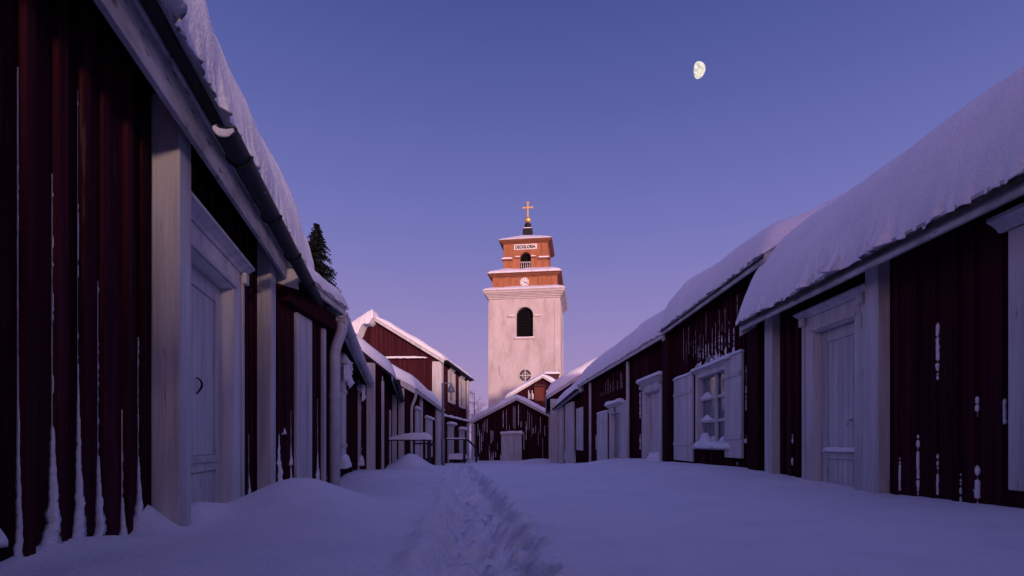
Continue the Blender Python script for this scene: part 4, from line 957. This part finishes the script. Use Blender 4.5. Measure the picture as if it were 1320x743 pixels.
def tower():
    base = -1.6; ctr = (1.72, 58.13)
    root = empty('bell_tower', (ctr[0], ctr[1], base), R(-7.7))
    tag(root, 'tall pale plaster bell tower with two ochre-red upper tiers, clock and gilded cross', 'bell tower')
    zz = lambda z: z - base
    H1 = 7.31 / 2
    def shaft(mb_, hw, z0, z1, holes):
        c = [(-hw, -hw), (hw, -hw), (hw, hw), (-hw, hw)]
        for side in range(4):
            a, b = c[side], c[(side + 1) % 4]; k = len(mb_.v)
            if side == 0 and holes:
                face_with_holes(mb_, [(-hw, zz(z0)), (hw, zz(z0)), (hw, zz(z1)), (-hw, zz(z1))], [[(x, zz(z)) for x, z in hl] for hl in holes], lambda x, y, z: Vector((x, -hw, z)))
            else:
                mb_.v += [(a[0], a[1], zz(z0)), (b[0], b[1], zz(z0)), (b[0], b[1], zz(z1)), (a[0], a[1], zz(z1))]; mb_.f.append((k, k + 1, k + 2, k + 3))
        for hl in holes: reveal(mb_, [(x, zz(z)) for x, z in hl], .45, -hw)
    A1 = arch(.06, 1.72, 10.6, 13.75); C1 = circ(.12, 6.78, .66)
    m = MB(); shaft(m, H1, base, 14.6, [A1, C1])
    # corner lesenes and a recessed field
    for (a, b) in ((-H1 - .03, -H1 + .55), (H1 - .55, H1 + .03)): m.box(a, b, -H1 - .05, -H1 - .004, zz(base), zz(14.3))
    m.box(H1 + .004, H1 + .05, -H1 - .03, -H1 + .55, zz(base), zz(14.3)); m.box(H1 + .004, H1 + .05, H1 - .55, H1 + .03, zz(base), zz(14.3))
    body = m.build('shaft', M['plaster'], root)
    # cornice in steps
    m = MB(); st = [(14.62, .06), (14.78, .16), (14.92, .26), (15.04, .38), (15.16, .50), (15.36, .54)]
    for (za, o), zb in zip(st, [s[0] for s in st[1:]] + [15.45]): m.box(-H1 - o, H1 + o, -H1 - o, H1 + o, zz(za) + .002, zz(zb))
    m.build('cornice', M['cornice'], root, bevel=.03)
    def slope_roof(name, hw0, z0, hw1, z1, T, matr, seed):
        m = MB(); m.hexa([(-hw0, -hw0, zz(z0)), (hw0, -hw0, zz(z0)), (hw0, hw0, zz(z0)), (-hw0, hw0, zz(z0)), (-hw1, -hw1, zz(z1)), (hw1, -hw1, zz(z1)), (hw1, hw1, zz(z1)), (-hw1, hw1, zz(z1))])
        r = m.build(name, matr, root)
        us, ru = ecoords(-hw0 - .04, hw0 + .04, .35, .16); vv, rv = ecoords(-hw0 - .04, hw0 + .04, .35, .16)
        def fn(u, v):
            e = hw0 - max(abs(u), abs(v)); return Vector((u, v, zz(z0) + max(0, min(z1 - z0, e * (z1 - z0) / (hw0 - hw1))) + .012))
        snow_sheet('roof_snow', M['snow'], r, fn, us, ru, vv, rv, T, seed, .35, .03)
        return r
    slope_roof('lower_roof', H1 + .52, 15.45, 3.25, 15.85, .16, M['black'], 3.0)
    # tier 2 with panels and clock
    H2 = 6.6 / 2
    m = MB(); shaft(m, H2, 15.6, 17.1, []); t2 = m.build('clock_tier', M['ochre'], root)
    pm = [(-H2, -H2 + .55), (-2.15, -1.45), (1.45, 2.1), (H2 - .55, H2)]
    for a, b in pm:
        m = MB(); m.box(a - .02, b + .02, -H2 - .06, -H2 - .003, zz(15.7), zz(16.95)); m.build('pilaster', M['ochre'], t2, bevel=.01)
    for a, b in ((-H2, -H2 + .55), (H2 - .55, H2)):
        m = MB(); m.box(H2 + .003, H2 + .06, a, b, zz(15.7), zz(16.95)); m.build('pilaster', M['ochre'], t2, bevel=.01)
    m = MB()
    for (za, o), zb in zip([(16.9, .10), (17.0, .22), (17.1, .34), (17.2, .46)], [17.0, 17.1, 17.2, 17.27]): m.box(-H2 - o, H2 + o, -H2 - o, H2 + o, zz(za) + .002, zz(zb))
    m.build('clock_tier_cornice', M['ochre_dark'], root, bevel=.02)
    m = MB(); 
    n = 28; k = 0
    cz, cr = zz(16.38), .47
    m.prism([(cr * math.cos(2 * math.pi * i / n), -H2 - .10, cz + cr * math.sin(2 * math.pi * i / n)) for i in range(n)], (0, .096, 0))
    dial = m.build('clock_dial', M['sign'], root)
    m = MB()
    for i in range(12):
        t = 2 * math.pi * i / 12; c_, s_ = math.cos(t), math.sin(t); r0, r1 = cr * .68, cr * .93; wd = .026
        m.prism([(c_ * r0 - s_ * wd, -H2 - .112, cz + s_ * r0 + c_ * wd), (c_ * r1 - s_ * wd, -H2 - .112, cz + s_ * r1 + c_ * wd), (c_ * r1 + s_ * wd, -H2 - .112, cz + s_ * r1 - c_ * wd), (c_ * r0 + s_ * wd, -H2 - .112, cz + s_ * r0 - c_ * wd)], (0, .010, 0))
    m.build('hour_mark', M['blackpaint'], dial)
    for ang, ln, wd in ((R(-27), .42, .03), (R(-38), .28, .045)):
        m = MB(); c_, s_ = math.cos(ang), math.sin(ang); y_ = -H2 - .125 if ln > .3 else -H2 - .118
        m.prism([(-c_ * .09 - s_ * wd, y_, cz - s_ * .09 + c_ * wd), (c_ * ln - s_ * .01, y_, cz + s_ * ln + c_ * .01), (c_ * ln + s_ * .01, y_, cz + s_ * ln - c_ * .01), (-c_ * .09 + s_ * wd, y_, cz - s_ * .09 - c_ * wd)], (0, .006, 0))
        m.build('clock_hand', M['blackpaint'], dial)
    slope_roof('middle_roof', H2 + .48, 17.27, 2.3, 17.95, .22, M['black'], 8.0)
    # tier 3, the belfry lantern
    H3 = 4.66 / 2
    AB = arch(.0, 1.14, 18.1, 19.78)
    m = MB(); shaft(m, H3, 17.5, 20.9, [AB]); t3 = m.build('lantern_tier', M['ochre'], root)
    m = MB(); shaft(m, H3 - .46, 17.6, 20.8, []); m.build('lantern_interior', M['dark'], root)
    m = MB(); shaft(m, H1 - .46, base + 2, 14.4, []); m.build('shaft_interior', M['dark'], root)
    for s_ in (-1, 1):
        a, b = sorted((s_ * (H3 - .02), s_ * (H3 - .62))); m = MB(); m.box(a, b, -H3 - .07, -H3 - .003, zz(17.9), zz(18.95)); m.box(a, b, -H3 - .07, -H3 - .003, zz(19.12), zz(20.6)); m.build('pilaster', M['ochre'], t3, bevel=.012)
        a, b = sorted((s_ * (H3 + .16), s_ * (H3 - .95))); m = MB(); m.box(a, b, -H3 - .22, -H3 - .003, zz(18.96), zz(19.11)); lg = m.build('ledge', M['ochre_dark'], t3, bevel=.01)
        us, ru = ecoords(a - .02, b + .02, .2, .08); vv, rv = ecoords(-H3 - .25, -H3 - .0, .1, .05)
        snow_sheet('snow_cap', M['snow'], lg, lambda u, v: Vector((u, v, zz(19.11))), us, ru, vv, rv, .16, s_ * 3.0, .4, .02, fq=1.5)
        a, b = sorted((s_ * .60, s_ * 1.05)); m = MB(); m.box(a, b, -H3 - .18, -H3 - .003, zz(19.16), zz(19.28)); lg = m.build('ledge', M['ochre_dark'], t3, bevel=.01)
        us, ru = ecoords(a - .02, b + .02, .1, .06); vv, rv = ecoords(-H3 - .2, -H3 - .0, .1, .05)
        snow_sheet('snow_cap', M['snow'], lg, lambda u, v: Vector((u, v, zz(19.28))), us, ru, vv, rv, .13, s_ * 5.0, .4, .02, fq=1.5)
        m = MB(); m.box(H3 + .003, H3 + .2, s_ * H3 - .3, s_ * H3 + .3, zz(18.96), zz(19.11)); m.build('ledge', M['ochre_dark'], t3)
        m = MB(); m.box(H3 + .003, H3 + .07, *sorted((s_ * (H3 - .02), s_ * (H3 - .6))), zz(17.9), zz(18.95)); m.build('pilaster', M['ochre'], t3)
    m = MB(); band_arch(m, 0, .60, .74, zz(19.21), -H3 - .09, -H3 - .003); m.build('arch_trim', M['ochre'], t3)
    for i in range(5):
        x = -.44 + .22 * i; m = MB(); m.lathe([(.045, 0), (.045, .05), (.03, .09), (.062, .28), (.03, .50), (.045, .56), (.045, .62)], (x, -H3 + .12, zz(18.1)), 10); m.build('baluster', M['grey'], t3, smooth=True)
    m = MB(); m.box(-.56, .56, -H3 + .04, -H3 + .2, zz(18.72), zz(18.82)); m.build('balustrade_rail', M['grey'], t3)
    m = MB(); m.box(-1.2, 1.2, -H3 - .07, -H3 - .004, zz(20.06), zz(20.62)); sg = m.build('name_board', M['sign'], root, bevel=.005)
    tx = text_mesh('DEOGLORIA', .46, extrude=.008, bold=.018); tx.materials.append(M['blackpaint'])
    xs = [v.co.x for v in tx.vertices]; wdt = max(xs) - min(xs); mid_ = (max(xs) + min(xs)) / 2
    for v in tx.vertices: v.co.x = (v.co.x - mid_) * 2.12 / wdt
    t = bpy.data.objects.new('lettering', tx); COL.objects.link(t); t.parent = sg
    t.rotation_euler = (R(90), 0, 0); t.location = (0, -H3 - .079, zz(20.34) - .165)
    m = MB()
    for (za, o), zb in zip([(20.7, .10), (20.79, .22), (20.87, .34), (20.95, .40)], [20.79, 20.87, 20.95, 21.05]): m.box(-H3 - o, H3 + o, -H3 - o, H3 + o, zz(za) + .002, zz(zb))
    m.build('lantern_cornice', M['ochre_dark'], root, bevel=.02)
    slope_roof('upper_roof', H3 + .42, 21.05, .55, 22.15, .10, M['black'], 12.0)
    m = MB(); m.box(-.5, .5, -.5, .5, zz(22.0), zz(23.05)); fb_ = m.build('finial_base', M['black'], root, bevel=.02)
    m = MB(); m.box(-.44, .44, -.44, .44, zz(23.052), zz(23.16)); m.build('snow_cap', M['snow'], fb_, bevel=.04)
    m = MB(); m.lathe([(.30, 23.16), (.38, 23.3), (.36, 23.62), (.30, 23.68), (.12, 23.72), (.0, 23.73)], (0, 0, -base), 20); m.build('finial_neck', M['black'], root)
    m = MB(); m.lathe([(.37 * math.sin(math.pi * i / 16) , 24.08 - .37 * math.cos(math.pi * i / 16)) for i in range(17)], (0, 0, -base), 24); m.build('gilded_ball', M['gold'], root, smooth=True)
    m = MB(); m.box(-.08, .08, -.07, .07, zz(24.40), zz(25.92)); m.box(-.50, -.081, -.06, .06, zz(25.36), zz(25.52)); m.box(.081, .50, -.06, .06, zz(25.36), zz(25.52))
    for (x, z, a, b) in ((0, 26.02, .14, .06), ): m.box(-a, a, -.09, .09, zz(25.922), zz(26.06))
    for s_ in (-1, 1): m.box(s_ * .542 - .04, s_ * .542 + .04, -.09, .09, zz(25.30), zz(25.58))
    m.build('gilded_cross', M['gold'], root, bevel=.012)
    # belfry window of the shaft: impost ledges, sill, louvres; round window
    m = MB(); m.box(-.95, 1.07, -H1 - .16, -H1 + .3, zz(10.46), zz(10.6)); sl = m.build('sill', M['cornice'], root, bevel=.02)
    us, ru = ecoords(-.97, 1.09, .15, .08); vv, rv = ecoords(-H1 - .18, -H1 + .2, .1, .06)
    snow_sheet('snow_cap', M['snow'], sl, lambda u, v: Vector((u, v, zz(10.6))), us, ru, vv, rv, .10, 1.0, .3, .02)
    for (a, b) in ((-1.62, -.84), (.96, 1.72)):
        m = MB(); m.box(a, b, -H1 - .16, -H1 - .004, zz(12.72), zz(12.88)); ip = m.build('impost', M['cornice'], root, bevel=.01)
        us, ru = ecoords(a, b, .1, .06); vv, rv = ecoords(-H1 - .18, -H1 - .01, .06, .05)
        snow_sheet('snow_cap', M['snow'], ip, lambda u, v: Vector((u, v, zz(12.88))), us, ru, vv, rv, .07, 2.0, .3, .02)
    m = MB(); band_arch(m, .06, .88, 1.0, zz(12.89), -H1 - .05, -H1 - .003, 18); m.build('arch_trim', M['plaster'], root)
    m = MB()
    for k in range(10): m.hexa([(-.8, -H1 + .34, zz(10.7 + k * .3)), (.92, -H1 + .34, zz(10.7 + k * .3)), (.92, -H1 + .42, zz(10.78 + k * .3)), (-.8, -H1 + .42, zz(10.78 + k * .3)), (-.8, -H1 + .34, zz(10.73 + k * .3)), (.92, -H1 + .34, zz(10.73 + k * .3)), (.92, -H1 + .42, zz(10.81 + k * .3)), (-.8, -H1 + .42, zz(10.81 + k * .3))])
    m.build('louvre', M['dark'], root)
    m = MB(); band_arch(m, .12, .60, .70, zz(6.78), -H1 - .03, -H1 + .1, 16, True); rw = m.build('round_window', M['white'], root)
    m = MB(); m.box(.12 - .045, .12 + .045, -H1 + .02, -H1 + .09, zz(6.14), zz(7.42)); m.box(-.5, .07, -H1 + .02, -H1 + .09, zz(6.735), zz(6.825)); m.box(.17, .74, -H1 + .02, -H1 + .09, zz(6.735), zz(6.825))
    m.build('glazing_bar', M['white'], rw)
    m = MB(); band_arch(m, .12, .27, .33, zz(6.78), -H1 + .03, -H1 + .08, 14, True); m.build('glazing_ring', M['white'], rw)
    m = MB(); m.prism([(x, -H1 + .14, zz(z)) for x, z in circ(.12, 6.78, .66)], (0, .02, 0)); m.build('pane', M['glass'], rw)
tower()

# ------------------------------------------------------------------ street lamp, railings, post
def lamp():
    Yl = 19.0; X = (571 - CX) / F * Yl; zt = (HY - 494) / F * Yl; zb = ground(X, Yl)
    root = empty('street_lamp', (X, Yl, zb - .3)); tag(root, 'slim grey street lamp with a bell-shaped shade in front of the two-storey house', 'street lamp')
    q = lambda z: z - zb + .3
    m = MB(); m.tube([(0, 0, 0), (0, 0, q(zt))], [.055, .042], 12); m.tube([(0, 0, 0.3), (0, 0, 1.25)], .07, 12); m.build('pole', M['pole'], root, smooth=True)
    m = MB(); m.tube([(0, 0, q(zt) - .05), (.05, 0, q(zt) - .005), (.15, 0, q(zt)), (.26, 0, q(zt) - .005), (.29, 0, q(zt) - .06)], .018, 8); m.build('arm', M['pole'], root, smooth=True)
    m = MB(); z = q(zt) - .08
    m.lathe([(0.0, .05), (.03, .05), (.04, 0), (.08, -.04), (.115, -.12), (.125, -.21), (.14, -.24), (.13, -.245), (.10, -.13), (.0, -.06)], (.29, 0, z), 20); sh = m.build('lamp_shade', M['pole'], root, smooth=True)
    m = MB(); m.lathe([(.0, -.07), (.05, -.10), (.06, -.17), (.04, -.22), (.0, -.235)], (.29, 0, z), 14); m.build('bulb', M['sign'], sh, smooth=True)
lamp()
def railing1():
    Yr = 13.2; f = lambda px, y=Yr: (px - CX) / F * y
    x0, x1 = f(495), f(556); zr = .055; root = empty('porch_railing', (x1, Yr, -1.0)); tag(root, 'dark porch railing with a loaf of snow on its top rail, behind a snow mound', 'railing', 'dark porch railings')
    q = lambda z: z + 1.0
    for nm, xa, ya, w_ in (('post', x1 - .055, 0, .045), ('post', x0 + .02, 0, .04)):
        m = MB(); m.box(xa - x1 - w_, xa - x1 + w_, -w_, w_, 0, q(zr) - .03); m.build(nm, M['rail'], root, bevel=.005)
    m = MB(); m.box(x0 - x1, 0.02, -.05, .05, q(zr) - .028, q(zr) + .012); tr = m.build('top_rail', M['rail'], root, bevel=.005)
    m = MB(); m.box(f(530) - x1, .03, .5, .56, q(-.06), q(-.02)); m.build('back_rail', M['rail'], root, bevel=.005)
    m = MB(); m.box(-.05, .0, .05, .5, q(-.10), q(-.04)); m.build('side_rail', M['rail'], root, bevel=.005)
    us, ru = ecoords(x0 - x1 + .05, .02, .22, .04); vv, rv = ecoords(-.10, .12, .09, .03)
    snow_sheet('snow_cap', M['snow'], tr, lambda u, v: Vector((u, v, q(zr) + .01)), us, ru, vv, rv, .17, 3.0, .15, .012, fq=2, tfun=lambda u, v: .25 + .75 * min(1, max(0, (u + 1.1) / .6)))
def railing2():
    Yr = 26.6; f = lambda px, y=Yr: (px - CX) / F * y
    x0, x1 = f(573), f(598.5); zr = (HY - 566.5) / F * Yr; base = -1.4; root = empty('porch_railing', (x1, Yr, base)); tag(root, 'dark porch railing with steps beside the white doors of the two-storey house', 'railing', 'dark porch railings')
    q = lambda z: z - base
    for x in (x1, x0):
        m = MB(); m.box(x - x1 - .055, x - x1 + .055, -.05, .05, 0, q(zr) - .03); m.build('post', M['rail'], root)
    m = MB(); m.box(x0 - x1, .05, -.06, .06, q(zr) - .028, q(zr) + .03); tr = m.build('top_rail', M['rail'], root)
    us, ru = ecoords(x0 - x1, .06, .1, .06); vv, rv = ecoords(-.08, .08, .05, .03)
    snow_sheet('snow_cap', M['snow'], tr, lambda u, v: Vector((u, v, q(zr) + .028)), us, ru, vv, rv, .05, 3.0, .2, .01, fq=2)
    m = MB(); m.tube([(.02, .05, q(zr) - .03), (.05, 2.0, q(zr) - .05), (.42, 2.6, q(-.35)), (.42, 3.4, q(-1.0))], .05, 8); m.build('handrail', M['rail'], root)
    m = MB(); m.box(.37, .47, 2.4, 2.5, 0, q(-.3)); m.build('post', M['rail'], root)
    m = MB(); m.box(x0 - x1 + .1, -.1, .1, 2.6, q(-.95), q(-.86)); pf = m.build('landing', M['rail'], root)
    us, ru = ecoords(x0 - x1 + .08, -.05, .2, .08); vv, rv = ecoords(.05, 2.6, .2, .1)
    snow_sheet('landing_snow', M['snow'], pf, lambda u, v: Vector((u, v, q(-.86))), us, ru, vv, rv, .22, 5.0, .3, .02)
railing1(); railing2()
def stub():
    y = 1.16; x = -1.206; zb = -.8
    root = empty('wooden_post', (x, y, zb)); tag(root, 'short dark red post with a snow cap at the left edge of the lane', 'post')
    m = MB(); m.box(-.045, .045, -.045, .045, 0, .8 - .225); m.build('stake', M['red'], root, bevel=.005)
    us, ru = ecoords(-.06, .06, .05, .02); vv, rv = ecoords(-.06, .06, .05, .02)
    snow_sheet('snow_cap', M['snow'], root, lambda u, v: Vector((u, v, .8 - .226)), us, ru, vv, rv, .085, 3.0, .2, .006, fq=4)
stub()

# ------------------------------------------------------------------ trees
def spruce():
    Yt = 40.0; X = (408 - CX) / F * Yt; zb = -1.5; top = (HY - 289) / F * Yt; Ht = top - zb
    root = empty('spruce_tree', (X, Yt, zb)); tag(root, 'tall dark narrow spruce rising behind the left roofs', 'tree')
    m = MB(); m.tube([(0, 0, 0), (0.05, 0, Ht * .5), (0, 0, Ht)], [.26, .15, .01], 8); m.build('trunk', M['bark'], root, smooth=True)
    rr = random.Random(12); c = MB()
    z = 2.0
    while z < Ht - .05:
        t = (Ht - z) / Ht; rad = 1.95 * min(1.0, (t * 2.6) ** .6) * (.92 + .16 * rr.random()) ; rad = max(.10, rad if t > .02 else .15)
        nb = 11 if t > .05 else 8
        for b in range(nb):
            a = rr.uniform(0, 2 * math.pi); L = rad * rr.uniform(.62, 1.12); dx, dy = math.cos(a), math.sin(a)
            n = max(3, int(L / .11))
            for i in range(n):
                q = (i + .6) / n; r = L * q; zz_ = z - .32 * r * q + .10 * math.sin(q * 3) * L
                for s_ in range(5):
                    ln = rr.uniform(.13, .27) * (1.15 - .5 * q); aa = a + rr.choice((-1, 1)) * rr.uniform(.3, 1.3)
                    p = Vector((dx * r, dy * r, zz_)); d = Vector((math.cos(aa), math.sin(aa), rr.uniform(-.75, .3))).normalized() * ln
                    wv = Vector((rr.uniform(-1, 1), rr.uniform(-1, 1), rr.uniform(-1, 1))); wv = d.cross(wv)
                    if wv.length < 1e-4: continue
                    wv = wv.normalized() * rr.uniform(.035, .06); k = len(c.v)
                    c.v += [tuple(p - wv * .5), tuple(p + d * .6 - wv), tuple(p + d), tuple(p + d * .6 + wv)]; c.f.append((k, k + 1, k + 2, k + 3))
        z += rr.uniform(.12, .2)
    me = bpy.data.meshes.new('crown'); me.from_pydata(c.v, [], c.f); me.materials.append(M['needle'])
    o = bpy.data.objects.new('crown', me); COL.objects.link(o); o.parent = root
spruce()
def birch(px, Yt, ytop, seed, label):
    X = (px - CX) / F * Yt; zb = -1.5; top = (HY - ytop) / F * Yt; Ht = top - zb
    root = empty('birch_tree', (X, Yt, zb)); tag(root, label, 'tree')
    rr = random.Random(seed); tr = MB(); cr = MB()
    tr.tube([(0, 0, 0), (.05, 0, Ht * .4), (-.04, 0, Ht * .75), (0, 0, Ht)], [.09, .07, .04, .012], 7); tr.build('trunk', M['birch'], root, smooth=True)
    def br(p, d, L, r, lev):
        pts = [p]; n = 4
        for i in range(n):
            d = (d + Vector((rr.uniform(-.25, .25), rr.uniform(-.25, .25), rr.uniform(-.12, .1)))).normalized(); pts.append(pts[-1] + d * L / n)
        cr.tube(pts, [r * (1 - .75 * i / n) for i in range(n + 1)], 4, caps=False)
        if lev:
            for i in range(1, n + 1):
                for _ in range(2):
                    dd = (d + Vector((rr.uniform(-1, 1), rr.uniform(-1, 1), rr.uniform(-.6, .5)))).normalized(); br(pts[i], dd, L * .5, r * .5, lev - 1)
    for k in range(22):
        z = Ht * rr.uniform(.28, .97); a = rr.uniform(0, 6.28)
        br(Vector((0, 0, z)), Vector((math.cos(a), math.sin(a), rr.uniform(.5, 1.2))).normalized(), (Ht - z) * .28 + .35, .016, 2)
    cr.build('crown', M['birch'], root)
birch(612, 48.0, 503, 3, 'pale bare birch standing in the gap between the two-storey house and the tower')

# ------------------------------------------------------------------ moon (only its sunlit half shows against the sky)
def moon():
    Ym = 3000.0; rad = 9.5 / F * Ym; c = Vector(((899.2 - CX) / F * Ym, Ym, (HY - 90.8) / F * Ym))
    view = (-c).normalized(); right = Vector((1, 0, 0)); right = (right - view * right.dot(view)).normalized(); upv = view.cross(right); upv = upv if upv.z > 0 else -upv
    side = right * math.cos(R(12)) + upv * math.sin(R(12))
    s = (side * math.cos(R(30)) + view * math.sin(R(30))).normalized()
    e1 = s.orthogonal().normalized(); e2 = s.cross(e1); mb = MB(); n, k = 48, 14
    for i in range(k + 1):
        t = math.pi / 2 * i / k
        for j in range(n):
            p = 2 * math.pi * j / n; v = s * math.cos(t) + (e1 * math.cos(p) + e2 * math.sin(p)) * math.sin(t); mb.v.append(tuple(v * rad))
    for i in range(k):
        for j in range(n): mb.f.append((i * n + j, i * n + (j + 1) % n, (i + 1) * n + (j + 1) % n, (i + 1) * n + j))
    o = mb.build('moon', M['moon'], None, smooth=True, loc=c); tag(o, 'bright gibbous moon high in the dusk sky right of the tower', 'moon')
moon()
